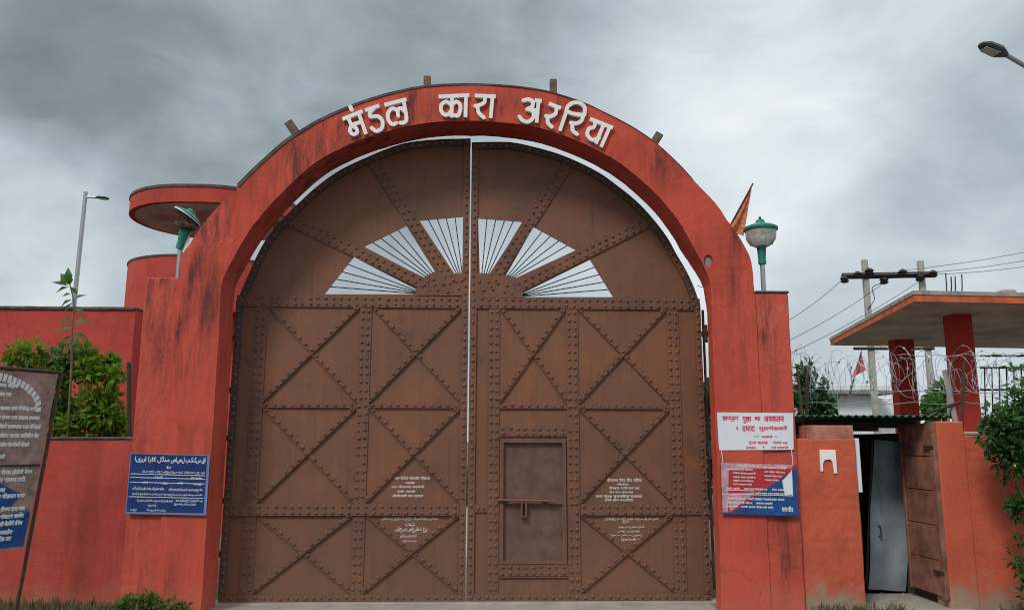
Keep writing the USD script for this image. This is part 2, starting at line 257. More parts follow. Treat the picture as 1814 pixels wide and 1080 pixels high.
def rough(m, size=.07, amp=.006, seed=0):
    v, f = trimesh.remesh.subdivide_to_size(m.vertices, m.faces, size)
    t = trimesh.Trimesh(v, f, process=True); p = t.vertices
    d = np.stack([meshkit.fbm(p*3.1+[17.*k+seed, 0, 0], 4, seed+k)-.5 for k in range(3)], -1)*2*amp+np.stack([meshkit.noise(p*23+[7.*k, 0, 0], k)-.5 for k in range(3)], -1)*amp*.5
    t.vertices = p+d; return t
def ext(poly, y0, y1):
    """Extrudes a polygon of the XZ plane from y0 to y1."""
    out = []
    for g in getattr(poly, 'geoms', [poly]):
        if g.is_empty or g.area < 1e-9: continue
        m = trimesh.creation.extrude_polygon(g, y1-y0, engine='earcut'); v = m.vertices
        out.append(trimesh.Trimesh(np.c_[v[:, 0], y0+v[:, 2], v[:, 1]], m.faces[:, ::-1], process=False))
    return cat_(out)
def tube(pts, r, sides=6):
    p = np.asarray(pts, float); n = len(p); r = np.broadcast_to(np.asarray(r, float), (n,))
    t = np.gradient(p, axis=0); t /= np.linalg.norm(t, axis=1, keepdims=True)+1e-12
    a = np.cross(t, np.where(np.abs(t[:, 2:]) < .9, [0, 0, 1.], [1., 0, 0])); a /= np.linalg.norm(a, axis=1, keepdims=True); b = np.cross(t, a)
    for i in range(1, n):                      # keep the frame from flipping
        if a[i] @ a[i-1] < 0: a[i] *= -1; b[i] *= -1
    ang = np.arange(sides)*2*np.pi/sides
    v = (p[:, None]+r[:, None, None]*(np.cos(ang)[None, :, None]*a[:, None]+np.sin(ang)[None, :, None]*b[:, None])).reshape(-1, 3)
    f = []
    for i in range(n-1):
        for j in range(sides):
            q = (i*sides+j, i*sides+(j+1) % sides, (i+1)*sides+(j+1) % sides, (i+1)*sides+j); f += [(q[0], q[1], q[2]), (q[0], q[2], q[3])]
    for j in range(1, sides-1): f += [(0, j+1, j), ((n-1)*sides, (n-1)*sides+j, (n-1)*sides+j+1)]
    m = trimesh.Trimesh(v, np.array(f), process=False); return m
def lathe(profile, c, sides=24, axis=None):
    m = trimesh.creation.revolve(np.array(profile, float), sections=sides)
    if axis is not None: m.apply_transform(trimesh.geometry.align_vectors([0, 0, 1], axis))
    m.apply_translation(c); return m
def spline(pts, n=8):
    """Catmull-Rom through the points."""
    p = np.array(pts, float); p = np.vstack([2*p[0]-p[1], p, 2*p[-1]-p[-2]]); out = []
    for i in range(1, len(p)-2):
        for t in np.arange(n)/n:
            a, b, c, d = p[i-1:i+3]; out.append(.5*((2*b)+(c-a)*t+(2*a-5*b+4*c-d)*t*t+(3*b-a-3*c+d)*t**3))
    out.append(p[-2]); return np.array(out)
def bar(a, b, w, y0, y1):
    """A flat bar in the XZ plane from a to b, w wide."""
    return ext(LineString([a, b]).buffer(w/2, cap_style=2), y0, y1)
def grid_text(poly, quad, y0, y1):
    """A polygon in unit sign coordinates (u to the right, v down) laid on the four corners tl, tr, br, bl of the XZ plane."""
    tl, tr, br, bl = map(np.array, quad)
    def f(p):
        u, v = p[:, :1], p[:, 1:]; return (1-v)*((1-u)*tl+u*tr)+v*((1-u)*bl+u*br)
    from shapely import transform
    q = transform(poly, f)
    return ext(q.buffer(0), y0, y1)

# ---- lettering of the small boards
_fd = glob.glob('/opt/blender-*/*/datafiles/fonts/')
def _font(kind):
    names = {'deva': 'NotoSansDevanagari-Regular.woff2', 'arab': 'NotoSansArabic-VariableFont_wdth,wght.woff2'}
    try:
        from PIL import ImageFont
        return ImageFont.truetype(_fd[0]+names[kind], 40)
    except Exception:
        return None
FONT = {k: _font(k) for k in ('deva', 'arab')}
def text_poly(s, kind='deva', bold=1):
    """Lettering as a polygon, its letters 1 high, v down, from u = 0."""
    from PIL import Image, ImageDraw
    f = FONT[kind]
    if f is None: return unary_union([box(i*.6, 0, i*.6+.45, .16).union(box(i*.6+.3, 0, i*.6+.42, 1)) for i in range(max(1, len(s)))])
    x0, y0, x1, y1 = f.getbbox(s, stroke_width=bold); im = Image.new('L', (x1-x0+6, y1-y0+6))
    ImageDraw.Draw(im).text((3-x0, 3-y0), s, 255, f, stroke_width=bold)
    on = np.pad(np.asarray(im) > 127, ((0, 0), (1, 1))).astype(np.int8)
    r, st = np.nonzero(np.diff(on, axis=1) == 1); en = np.nonzero(np.diff(on, axis=1) == -1)[1]
    g = unary_union([box(a, b, c, b+1.02) for a, b, c in zip(st, r, en)]).buffer(.5).buffer(-.5).simplify(.9)
    return affinity.scale(affinity.translate(g, -3, -3), 1/30., 1/30., origin=(0, 0))
def fit(poly, u0, v0, u1, v1):
    a, b, c, d = poly.bounds
    return affinity.translate(affinity.scale(affinity.translate(poly, -a, -b), (u1-u0)/(c-a), (v1-v0)/(d-b), origin=(0, 0)), u0, v0)
CONS = 'कगजतदनपबमरलवसहचडटथभशयख'
ARAB = 'ابترسدلمنوهیکفقعحجشص'
def words(n, seed, kind='deva'):
    r = random.Random(seed)
    if kind == 'deva': return ' '.join(''.join(r.choice(CONS)+r.choice(['', '', 'ा', 'े', '', 'ी']) for _ in range(r.randint(2, 4))) for _ in range(n))
    return ' '.join(''.join(r.choice(ARAB) for _ in range(r.randint(2, 5))) for _ in range(n))

# ------------------------------------------------------------------ ground
gx = np.unique(np.r_[-600, -200, -60, np.linspace(-14, 14, 57), 60, 200, 600]); gy = np.unique(np.r_[-60, -20, np.linspace(-9, 16, 51), 40, 120, 400, 900])
X, Y = np.meshgrid(gx, gy); Zg = (meshkit.fbm(np.stack([X*.8, Y*.8, X*0], -1), 3)-.5)*.05-.03
Zg = np.where((np.abs(X) < 14) & (Y < 16) & (Y > -9), Zg, -.03)
idx = np.arange(X.size).reshape(X.shape); q = np.stack([idx[:-1, :-1], idx[:-1, 1:], idx[1:, 1:], idx[1:, :-1]], -1).reshape(-1, 4)
single('ground', trimesh.Trimesh(np.c_[X.ravel(), Y.ravel(), Zg.ravel()], np.vstack([q[:, :3], q[:, [0, 2, 3]]]), process=False), M_GROUND, kind='structure', smooth=True, loc=(0, 0, 0))
single('driveway', bx(-2.42, 2.35, -.6, 14, -.2, .0, .01), M_APRON, kind='structure', loc=(0, 0, 0))
single('road', bx(-60, 60, -11, -1.05, -.2, .012, .01), M_ROAD, kind='structure', loc=(0, 0, 0))

# ------------------------------------------------------------------ the arch
YF, YB, YJ = -.50, -.10, -.34
AO = [(318, 491), (320, 457), (335, 432), (352, 402), (376, 370), (394, 350), (421, 328), (450, 299), (500, 254), (533, 232), (565, 213), (611, 192), (659, 174.5), (704, 162), (748, 153.5), (800, 149.5), (855, 149.5), (911, 153), (955, 159), (985, 166), (1031, 181), (1068, 198), (1100, 214), (1130, 231), (1165, 256), (1205, 293), (1235, 326), (1268, 360), (1292, 395), (1311, 422), (1326, 450), (1332, 470), (1335, 504), (1337, 520)]
AI = [(386, 620), (389, 557), (392, 510), (399, 484), (415, 454), (437, 416), (461, 384), (485, 356), (513, 328), (546, 298), (583, 273), (633, 250), (685, 233), (728, 222), (768, 216), (800, 214.3), (855, 214.3), (904, 218), (954, 226), (991, 237), (1022, 249), (1059, 266), (1100, 290), (1142, 324), (1176, 358), (1205, 396), (1222, 426), (1233, 446), (1246, 470), (1257, 497), (1259.5, 520), (1261, 560)]
ao = spline(XZ(AO, YF), 4); ai = spline(XZ(AI, YF), 4)
xl_o, xr_o = P(318, 491, YF)[0], P(1338, 520, YF)[0]
xl_i, xr_i = P(386, 620, YF)[0], P(1263, 700, YF)[0]
ring = [(xl_o, 0.)]+[tuple(p) for p in ao]+[(xr_o, 0.), (xr_i, 0.)]+[tuple(p) for p in ai[::-1]]+[(xl_i, 0.)]
ring = Polygon(ring).buffer(0)
z_notch = P(1240, 452, YF)[2]
back = ring.difference(box(1., -1, 5, z_notch))
arch = thing('gate_arch', 'tall red plastered arch with white raised Hindi lettering over the iron gate', 'arch', (0, YF, 0))
import manifold3d as m3
def to_m(t): return m3.Manifold(m3.Mesh(np.asarray(t.vertices, np.float32), np.asarray(t.faces, np.uint32)))
def ext_m(poly, y0, y1):
    g = max(getattr(poly, 'geoms', [poly]), key=lambda a: a.area); cs = m3.CrossSection([np.asarray(g.exterior.coords)[:-1]], m3.FillRule.NonZero)
    return m3.Manifold.extrude(cs, y1-y0).rotate((90, 0, 0)).translate((0, y1, 0))
zA_, zB_ = P(1222, 425, YF)[2], P(1259, 545, YF)[2]        # right of the notch the soffit thins out to a shallow jamb
solid = ext_m(ring, YF, YB)-to_m(trimesh.convex.convex_hull(np.array([(x_, y_, z_) for x_ in (1., 5.) for (y_, z_) in ((YJ, -1), (YB+.1, -1), (YB+.1, zA_+.08), (YB, zA_), (YJ, zB_))])))
# the set-back shoulder at the left of the ring, fading out downwards
sx0, sx1, szt, szb = P(330, 420, YF)[0]-.3, P(416, 380, YF)[0], P(421, 320, YF)[2]+.1, P(412, 428, YF)[2]
wedge = trimesh.convex.convex_hull(np.array([(sx0, YF-.1, szt), (sx1, YF-.1, szt), (sx0, YF+.11, szt), (sx1, YF+.11, szt), (sx0, YF-.1, szb-.12), (sx1, YF-.1, szb), (sx0, YF+.001, szb-.12), (sx1, YF+.012, szb)]))
solid = solid-to_m(wedge)
# the broken-out pocket at the right springing
pk = P(1249, 457, YF)
solid = solid-to_m(trimesh.creation.icosphere(2, .05).apply_scale((.9, 1, 1.25)).apply_translation((pk[0]+.03, YF, pk[2]-.03)))
sm_ = solid.to_mesh(); part(arch, 'arch_ring', rough(trimesh.Trimesh(sm_.vert_properties[:, :3], sm_.tri_verts), .07, .007), M_ARCH, smooth=35)
part(arch, 'broken_concrete', rough(trimesh.creation.icosphere(2, .047).apply_scale((.9, .4, 1.25)).apply_translation((pk[0]+.032, YF+.04, pk[2]-.03)), .02, .016), M_CONC, label='bare grey concrete in the hole at the right springing')
# dark weathered edge along the top of the ring
k0 = 6*4; top = ao[k0:26*4]; s = np.linspace(0, 1, len(top)); wd = (.036*(1-s)**1.3+.002)
tt = np.gradient(top, axis=0); nn = np.c_[-tt[:, 1], tt[:, 0]]; nn /= np.linalg.norm(nn, axis=1, keepdims=True)
part(arch, 'edge_coping', ext(Polygon(np.vstack([top+nn*(.012*(1-s[:, None])), (top-nn*(wd[:, None]-.012*(1-s[:, None])))[::-1]])).buffer(0), YF-.008, YB+.01), M_COPING)
# stubs on the crown
for (bx0, by0, tx, ty, w) in ((527, 240, 511, 217, .085), (757, 156, 757, 136, .072), (980, 168, 980, 142, .072), (1158, 254, 1168, 238, .085)):
    a, b = P(bx0, by0, YF+.12), P(tx, ty, YF+.12); d = b-a; L = np.linalg.norm(d); d /= L; a = a-d*.06
    m = bx(-w/2, w/2, -w/2, w/2, 0, L+.06, .008); m.apply_transform(trimesh.geometry.align_vectors([0, 0, 1], d)); m.apply_translation(a); part(arch, 'stub', m, M_STUB)
# pilasters either side
plx0, plx1, plz = P(258, 494, YF+.02)[0], xl_o+.004, P(285, 491, YF+.02)[2]
part(arch, 'pilaster', rough(bx(plx0, plx1+.02, YF+.018, YB, 0, plz, .012)), M_PIL)
prx0, prx1, prz = xr_o-.004, P(1396, 522, YF+.02)[0], P(1365, 519, YF+.02)[2]
part(arch, 'pilaster', rough(bx(prx0-.02, prx1, YF+.018, YB-.1, 0, prz, .012)), M_PIL)
part(arch, 'pilaster_cap', bx(prx0+.01, prx1+.008, YF+.008, YB-.09, prz, prz+.022, .006), M_COPING)
# raised letters: strokes traced in the units of an enlarged crop, (590, 150) + u / 3.489
def U(p): return (590+p[0]/3.489, 150+p[1]/3.489)
W = 22.5
letters = [
 ([[(58, 214), (182, 164)], [(92, 204), (112, 252), (104, 284), (124, 308), (148, 296), (142, 268), (116, 256)], [(112, 250), (172, 232)], [(158, 176), (204, 306)]], None),
 ([[(107, 138), (114, 153)]], 25),
 ([[(198, 160), (286, 130)], [(252, 146), (228, 172), (232, 198), (274, 196), (304, 222), (302, 268), (268, 288), (238, 268)]], None),
 ([[(318, 126), (454, 91)], [(436, 100), (454, 208), (436, 236), (416, 236)], [(446, 168), (418, 146), (400, 158), (402, 192)], [(402, 160), (366, 148), (340, 176), (342, 218), (366, 246), (390, 238)]], None),
 ([[(652, 75), (842, 66)], [(736, 74), (732, 204)], [(734, 128), (700, 106), (670, 124), (668, 160), (688, 186), (712, 184), (732, 160)], [(734, 124), (762, 106), (784, 124), (786, 158), (772, 192), (750, 190)], [(822, 68), (818, 202)]], None),
 ([[(876, 68), (1006, 74)], [(938, 72), (936, 108), (902, 128), (878, 132)], [(890, 132), (902, 176), (932, 204)], [(986, 74), (974, 208)]], None),
 ([[(1176, 98), (1206, 92), (1232, 104), (1232, 134), (1200, 152)], [(1204, 152), (1236, 166), (1236, 206), (1206, 230), (1172, 222), (1152, 198)], [(1226, 156), (1268, 160)], [(1246, 98), (1290, 102)], [(1270, 104), (1258, 236)]], None),
 ([[(1334, 118), (1408, 146)], [(1380, 138), (1376, 178), (1342, 198), (1316, 194)], [(1326, 196), (1328, 236), (1352, 262)]], None),
 ([[(1404, 278), (1440, 172), (1450, 136), (1486, 112), (1530, 116), (1556, 144), (1554, 186)], [(1442, 164), (1472, 176)], [(1550, 180), (1536, 222), (1502, 240), (1470, 236)], [(1478, 238), (1482, 284), (1508, 306)], [(1470, 178), (1552, 190)]], None),
 ([[(1588, 212), (1730, 268)], [(1622, 230), (1612, 262), (1582, 272), (1572, 310), (1604, 342), (1644, 328)], [(1672, 248), (1624, 366)], [(1710, 264), (1656, 386)]], None),
]
for k, (strokes, w) in enumerate(letters):
    pp = []
    for st in strokes:
        if len(st) > 2: st = [tuple(p) for p in spline(st, 4)]
        pp.append(LineString([U(p) for p in st]).buffer((w or W)/2/3.489, cap_style=2 if (len(st) == 2 and not w) else 1, join_style=1))
    g = unary_union(pp).buffer(.35).buffer(-.35).simplify(.15)
    from shapely import transform as _tf
    g = _tf(g, lambda a: np.array(XZ(a, YF-.03)))
    part(arch, 'letter' if w is None else 'letter_dot', ext(g, YF-.034, YF+.002), M_WHITE, smooth=False)

# ------------------------------------------------------------------ the gate leaves
RIM_L = [(421, 537), (431, 512), (443, 486), (455, 458), (476, 421), (505, 387), (533, 359), (563, 332), (604, 303), (657, 278), (700, 261), (731, 253.5), (780, 249), (835, 247.5)]
RIM_R = [(836, 254.5), (883, 253.5), (911, 255), (948, 263), (985, 273.5), (1018, 286.5), (1059, 307), (1089, 328), (1124, 356), (1152, 385), (1180, 421), (1196, 450), (1211, 475), (1224, 501), (1234, 528), (1237, 545)]
WIN_L = [[(575, 521), (627, 455), (742, 515), (735, 521)], [(645, 437), (720, 400), (771, 482), (753, 493)], [(743, 391), (822, 384), (822, 484), (806, 486)]]
WIN_R = [[(847, 387), (925, 393), (868, 487), (850, 485)], [(945, 402), (1020, 443), (912, 493), (896, 488)], [(1045, 460), (1086, 526), (925, 526), (922, 521)]]
SP_L = [((511, 389), (775, 514)), ((660, 285), (808, 510))]
SP_R = [((1147, 393), (898, 519)), ((1005, 293), (862, 512))]
def rivet_mesh(cs, r=.0178, h=.0135, yb=0., sides=8):
    """Snap-headed rivets at (x, z, y of the surface they sit on)."""
    ang = np.arange(sides)*2*np.pi/sides; V, F = [], []
    tmpl = np.vstack([np.c_[np.cos(ang), 0*ang, np.sin(ang)], np.c_[.86*np.cos(ang), 0*ang-.55, .86*np.sin(ang)], np.c_[.45*np.cos(ang), 0*ang-.9, .45*np.sin(ang)], [[0, -1, 0]]])
    tf = []
    for l in range(2):
        for j in range(sides):
            a, b, c, d = l*sides+j, l*sides+(j+1) % sides, (l+1)*sides+(j+1) % sides, (l+1)*sides+j; tf += [(a, b, c), (a, c, d)]
    for j in range(sides): tf.append((2*sides+j, 2*sides+(j+1) % sides, 3*sides))
    tf = np.array(tf)
    k_ = -1
    for (x, z, y) in cs:
        if random.random() < .015: continue
        s = r*random.uniform(.84, 1.14); k_ += 1; V.append(tmpl*np.array([s, h*random.uniform(.8, 1.15), s])+np.array([x+random.gauss(0, .003), y, z+random.gauss(0, .003)])); F.append(tf+k_*len(tmpl))
    return trimesh.Trimesh(np.vstack(V), np.vstack(F), process=False)
TS = .012          # strap thickness
def make_leaf(side):
    L = side < 0
    rim = np.array(spline(XZ(RIM_L if L else RIM_R, 0.), 4))
    xs = -.007 if L else .006                      # edge at the seam
    xe = -2.362 if L else 2.385                    # hinge edge
    rim[0 if L else -1, 0] = xe if L else rim[-1, 0]
    if L: rim = np.vstack([rim[:-1], [xs, rim[-1, 1]]]); out = [(xe, .012)]+[tuple(p) for p in rim]+[(xs, .012)]
    else: rim = np.vstack([[xs, rim[0, 1]], rim[1:-1], [xe-.012, rim[-1, 1]]]); out = [(xs, .012)]+[tuple(p) for p in rim]+[(xe, .012)]
    out = Polygon(out).buffer(0)
    t = thing('gate_leaf', 'left riveted brown iron gate leaf, the one without a wicket door' if L else 'right riveted brown iron gate leaf with a small wicket door', 'gate', (xe, 0, 0))
    h1, h2, h3 = 2.925, 1.872, .866
    wins = [Polygon(XZ(w, 0.)) for w in (WIN_L if L else WIN_R)]
    spk = [XZ(s, 0.) for s in (SP_L if L else SP_R)]
    wick = None
    if not L:
        a, b = P(886, 777, 0), P(1003, 997, 0); wick = box(a[0], b[2], b[0], a[2])
    sheet = out
    for w in wins: sheet = sheet.difference(w)
    if wick: sheet = sheet.difference(wick)
    xv = (-2.104, -1.052) if L else (.257, 1.052, 2.09)
    cuts = [LineString([(-5, h1), (5, h1)])]+[LineString([s[0], (s[0][0]*1.3-s[1][0]*.3, s[0][1]*1.3-s[1][1]*.3)]) for s in spk]
    pieces = []
    up, low = sheet.intersection(box(-5, h1, 5, 9)), sheet.intersection(box(-5, -1, 5, h1))
    todo = [up]
    for s in spk:
        (ax, az), (bx_, bz) = s; dx, dz = ax-bx_, az-bz; ln = LineString([(ax+dx*.3, az+dz*.3), (bx_-dx*.4, bz-dz*.4)]); nxt = []
        for g in todo: nxt += list(split(g, ln).geoms) if g.intersects(ln) else [g]
        todo = nxt
    pieces += [g for g in todo if g.area > .002]
    todo = [low]
    for x in xv:
        nxt = []
        for g in todo: nxt += list(split(g, LineString([(x, -1), (x, 9)])).geoms)
        todo = nxt
    for z in (h2, h3):
        nxt = []
        for g in todo: nxt += list(split(g, LineString([(-5, z), (5, z)])).geoms)
        todo = nxt
    pieces += [g for g in todo if g.area > .002]
    for g in pieces:
        o = random.uniform(-.001, .001); part(t, 'plate', ext(g, o, .010), M_PLATE)
    riv = []
    def vstrap(x, w, z0, z1, rows, name='strap', y=0., mt=M_STRAP, pitch=.079):
        part(t, name, ext(box(x-w/2, z0, x+w/2, z1), y-TS, y-.0012), mt)
        n = max(2, int(round((z1-z0)/pitch)))
        for k in range(n):
            z = z0+(k+.5)*(z1-z0)/n
            for dx in ((0,) if rows == 1 else (-w*.245, w*.245)): riv.append((x+dx, z, y-TS))
    def hstrap(z, w, x0, x1, rows, y=0., name='strap', pitch=.079, mt=M_STRAP):
        part(t, name, ext(box(x0, z-w/2, x1, z+w/2), y-TS-.0015, y-.0025), mt)
        n = max(2, int(round((x1-x0)/pitch)))
        for k in range(n):
            x = x0+(k+.5)*(x1-x0)/n
            for dz in ((0,) if rows == 1 else (-w*.26, w*.26)): riv.append((x, z+dz, y-TS-.0015))
    def angle(a, b, name='brace', y=0., w=.042, n=None):
        a, b = np.array(a), np.array(b); d = b-a; Ln = np.linalg.norm(d); d /= Ln; nrm = np.array([-d[1], d[0]]); nrm *= np.sign(nrm[1])  # upward side
        flat = ext(Polygon([a, b, b+nrm*w, a+nrm*w]).buffer(0), y-.008, y-.0018)
        fl = ext(Polygon([a-nrm*.001, b-nrm*.001, b+nrm*.006, a+nrm*.006]).buffer(0), y-.020, y-.0085)
        part(t, name, cat_([flat, fl]), M_STRAP)
        n = n or max(3, int(round(Ln/.085)))
        for k in range(n):
            p = a+d*(k+.5)*Ln/n+nrm*(w*.6); riv.append((p[0], p[1], y-.008))
    # rim along the top, hinge stile, seam stile
    tt = np.gradient(rim, axis=0); nn = np.c_[tt[:, 1], -tt[:, 0]]; nn /= np.linalg.norm(nn, axis=1, keepdims=True)
    if (nn[len(nn)//2, 1] > 0): nn = -nn
    part(t, 'rim', ext(Polygon(np.vstack([rim-nn*.004, (rim+nn*.070)[::-1]])).buffer(0), -.026, .022), M_RIM, label='darker weathered band along the arched top')
    ln = LineString(rim+nn*.042); n = int(ln.length/.082)
    for k in range(n):
        p = ln.interpolate((k+.5)*ln.length/n); riv.append((p.x, p.y, -.026))
    s_ = 1 if L else -1
    vstrap(xe+s_*.035, .068, .075, h1+.0, 1, 'hinge_stile', -.012, M_RIM if L else M_STRAP)
    ztop = rim[-1, 1] if L else rim[0, 1]
    vstrap(xs-s_*.035, .068, .075, ztop-.06, 1, 'seam_stile', -.0085)
    hstrap(h1, .118, xe+s_*.004 if L else xs+.004, xs-.004 if L else xe-.004, 2, -.0045, 'cross_rail')
    hstrap(.045, .066, xe+s_*.002 if L else xs+.002, xs-.002 if L else xe-.002, 1, -.002, 'bottom_rail')
    z0v, z1v = .080, h1-.06
    if L:
        for x in xv: vstrap(x, .122, z0v, z1v, 2)
        hstrap(h3, .112, xe+.07, xs-.07, 2, -.0135, 'cross_rail')
        cols = ((xv[0]+.063, xv[1]-.063), (xv[1]+.063, xs-.072))
        for x0, x1 in cols:
            angle((x0, h2-.02), (x1, h2-.02), 'cross_rail')
            for zt, zb in ((h1-.065, h2+.03), (h2-.03, h3+.062), (h3-.062, .085)):
                dz = 0
                angle((x0, zt), (x1, zb)); angle((x0, zb), (x1, zt), y=-.0065)
    else:
        vstrap(xv[0], .112, z0v, z1v, 2); vstrap(xv[1], .122, z0v, z1v, 2); vstrap(xv[2], .122, z0v, z1v, 2)
        hstrap(h3, .105, xv[1]+.064, xv[2]+.06, 2, -.0135, 'cross_rail'); hstrap(h3-.01, .075, xv[2]+.064, xe-.07, 1, -.002, 'cross_rail')
        hstrap(h3+.01, .07, xs+.07, xv[0]-.058, 1, -.002, 'cross_rail')
        c1, c2 = (xv[0]+.058, xv[1]-.063), (xv[1]+.063, xv[2]-.063)
        angle((c1[0], h2-.02), (c1[1], h2-.02), 'cross_rail'); angle((c2[0], h2-.02), (c2[1], h2-.02), 'cross_rail')
        angle((c1[0], h1-.065), (c1[1], h2+.03)); angle((c1[0], h2+.03), (c1[1], h1-.065), y=-.0065)
        for zt, zb in ((h1-.065, h2+.03), (h2-.03, h3+.062), (h3-.062, .085)):
            angle((c2[0], zt), (c2[1], zb)); angle((c2[0], zb), (c2[1], zt), y=-.0065)
        x0, z0, x1, z1 = wick.bounds
        hstrap(z1+.075, .10, c1[0], c1[1], 2, -.002, 'cross_rail'); hstrap(z0-.062, .11, c1[0], c1[1], 2, -.002, 'cross_rail')
        angle((c1[0], z0-.13), (c1[1], z0-.13), 'cross_rail', w=.02, n=4)
        # wicket: frame on the leaf, a small steel door set back in it
        fr = box(x0-.004, z0-.004, x1+.004, z1+.004).difference(box(x0+.034, z0+.022, x1-.026, z1-.034))
        part(t, 'wicket_frame', ext(fr, -.022, .02), M_STRAP)
        d = part(t, 'wicket_door', bx(x0+.035, x1-.027, .018, .032, z0+.023, z1-.035, .003), M_WICKET, label='small scuffed steel door')
        zr = P(930, 887, 0)[2]
        part(d, 'cross_angle', bx(x0+.036, x1-.028, -.006, .0175, zr-.03, zr-.012, .002), M_STRAP)
        a, b = P(880, 885, -.04), P(984, 887, -.04)
        part(d, 'bolt', tube([a, b], .011, 8), M_STRAP, smooth=40)
        hx = P(928, 900, -.04); hz0, hz1 = P(928, 916, -.04)[2], P(928, 889, -.04)[2]
        part(d, 'hasp', cat_([bx(hx[0]-.03, hx[0]-.012, -.04, .0175, hz0, hz1, .002), bx(hx[0]+.012, hx[0]+.03, -.04, .0175, hz0, hz1, .002), bx(hx[0]-.0115, hx[0]+.0115, -.04, .0175, hz0, hz0+.014)]), M_STRAP)
        for q_ in (P(893, 883, -.03), P(965, 884, -.03)): part(d, 'staple', bx(q_[0]-.03, q_[0]+.03, -.034, .0175, q_[2]-.022, q_[2]-.008, .002), M_STRAP)
    # fan: spokes, hub plate, bars
    for (a, b) in spk:
        part(t, 'spoke', bar(a, b, .122, -.0165, -.004), M_STRAP)
        a, b = np.array(a), np.array(b); d = (a-b); Ln = np.linalg.norm(d); d /= Ln; nr = np.array([-d[1], d[0]]); n = int(Ln/.079)
        for k in range(n):
            for sgn in (-1, 1):
                p = b+d*(k+.6+.5*(sgn > 0)*.6)*Ln/n+nr*.03*sgn; riv.append((p[0], p[1], -.0165))
    hub = Polygon(XZ([(738, 516), (754, 492), (772, 483), (805, 487), (823, 485), (826, 522), (738, 522)] if L else [(843, 485), (868, 488), (896, 489), (913, 494), (924, 521), (924, 526), (843, 526)], 0.))
    part(t, 'hub_plate', ext(hub.buffer(.012), -.021, -.0172), M_STRAP)
    for (hx, hy) in ([(752, 505), (768, 495), (786, 503), (803, 497), (812, 511), (793, 517), (775, 514), (757, 517), (818, 496)] if L else [(850, 497), (866, 498), (882, 502), (898, 505), (910, 512), (893, 517), (874, 513), (857, 515), (905, 500)]):
        p = P(hx, hy, -.02); riv.append((p[0], p[2], -.021))
    for w in (WIN_L if L else WIN_R):
        if w[0][0] in (575,): o0, o1, i0, i1 = w[0], w[1], w[3], w[2]
        elif w[0][0] == 1045: o0, o1, i0, i1 = w[1], w[0], w[2], w[3]
        else: o0, o1, i0, i1 = w[0], w[1], w[3], w[2]
        for k in range(1, 5):
            f = k/5; a = np.array(o0)*(1-f)+np.array(o1)*f; b = np.array(i0)*(1-f)+np.array(i1)*f; b = b+(b-a)*.03; a = a-(b-a)*.02
            part(t, 'fan_bar', tube([P(*a, .016), P(*b, .016)], .0058, 6), M_BAR, smooth=60)
    part(t, 'rivets', rivet_mesh(riv), M_RIVET, kind='stuff', smooth=50)
    # hinge lugs and pins
    for z in ((2.55, 2.02, 1.55, .95, .45) if L else (2.62, 2.08, 1.45, .8, .35)):
        xa = xe; lug = cat_([bx(min(xa, xa-s_*.11), max(xa, xa-s_*.11), -.01, .03, z-.028, z+.028, .006), tube([(xa-s_*.045, -.02, z-.09), (xa-s_*.045, -.02, z+.09)], .018, 10)])
        part(t, 'hinge', lug, M_IRON)
    if not L: part(t, 'hinge_rod', tube([(xe+.05, .05, .1), (xe+.04, .05, h1-.05)], .014, 8), M_IRON)
    # painted notices
    def notice(lines, kind):
        ps = []
        for (u0, u1, v0, v1, n, sd) in lines:
            g = fit(text_poly(words(n, sd, kind), kind), 0, 0, 1, 1); g = affinity.affine_transform(g, [u1-u0, 0, 0, v1-v0, u0, v0]); ps.append(g)
        g = unary_union(ps); return _tf(g, lambda a: np.array(XZ(a, -.002)))
    if L:
        part(t, 'painted_notice', ext(notice([(698, 762, 843, 850, 4, 1), (718, 735, 853, 857, 1, 2), (693, 752, 859, 864, 3, 3), (703, 736, 867, 872, 2, 4), (695, 750, 874, 880, 3, 5)], 'deva'), -.0035, -.0015), M_GATETEXT, kind='stuff')
        part(t, 'painted_notice', ext(notice([(676, 775, 914, 922, 5, 1), (718, 735, 925, 931, 1, 2), (700, 757, 932, 943, 3, 3), (709, 738, 945, 952, 2, 4), (711, 738, 955, 960, 2, 5)], 'arab'), -.0035, -.0015), M_GATETEXT, kind='stuff')
    else:
        part(t, 'painted_notice', ext(notice([(1075, 1137, 846, 853, 4, 11), (1092, 1114, 855, 859, 1, 12), (1079, 1133, 861, 867, 3, 13), (1079, 1122, 869, 873, 3, 14), (1055, 1138, 875, 881, 4, 15), (1071, 1122, 882, 888, 3, 16)], 'deva'), -.0035, -.0015), M_GATETEXT, kind='stuff')
        part(t, 'painted_notice', ext(notice([(1072, 1166, 914, 922, 5, 11), (1102, 1115, 920, 927, 1, 12), (1096, 1141, 930, 936, 3, 13), (1094, 1133, 938, 943, 3, 14), (1080, 1137, 945, 950, 3, 15), (1100, 1132, 952, 958, 2, 16)], 'arab'), -.0035, -.0015), M_GATETEXT, kind='stuff')
    return t
make_leaf(-1); make_leaf(1)
single('gate_sill', bx(-2.5, 2.46, -.095, .10, -.05, .009, .004), M_APRON, label='low pale concrete sill under the two iron gate leaves', cat='sill')

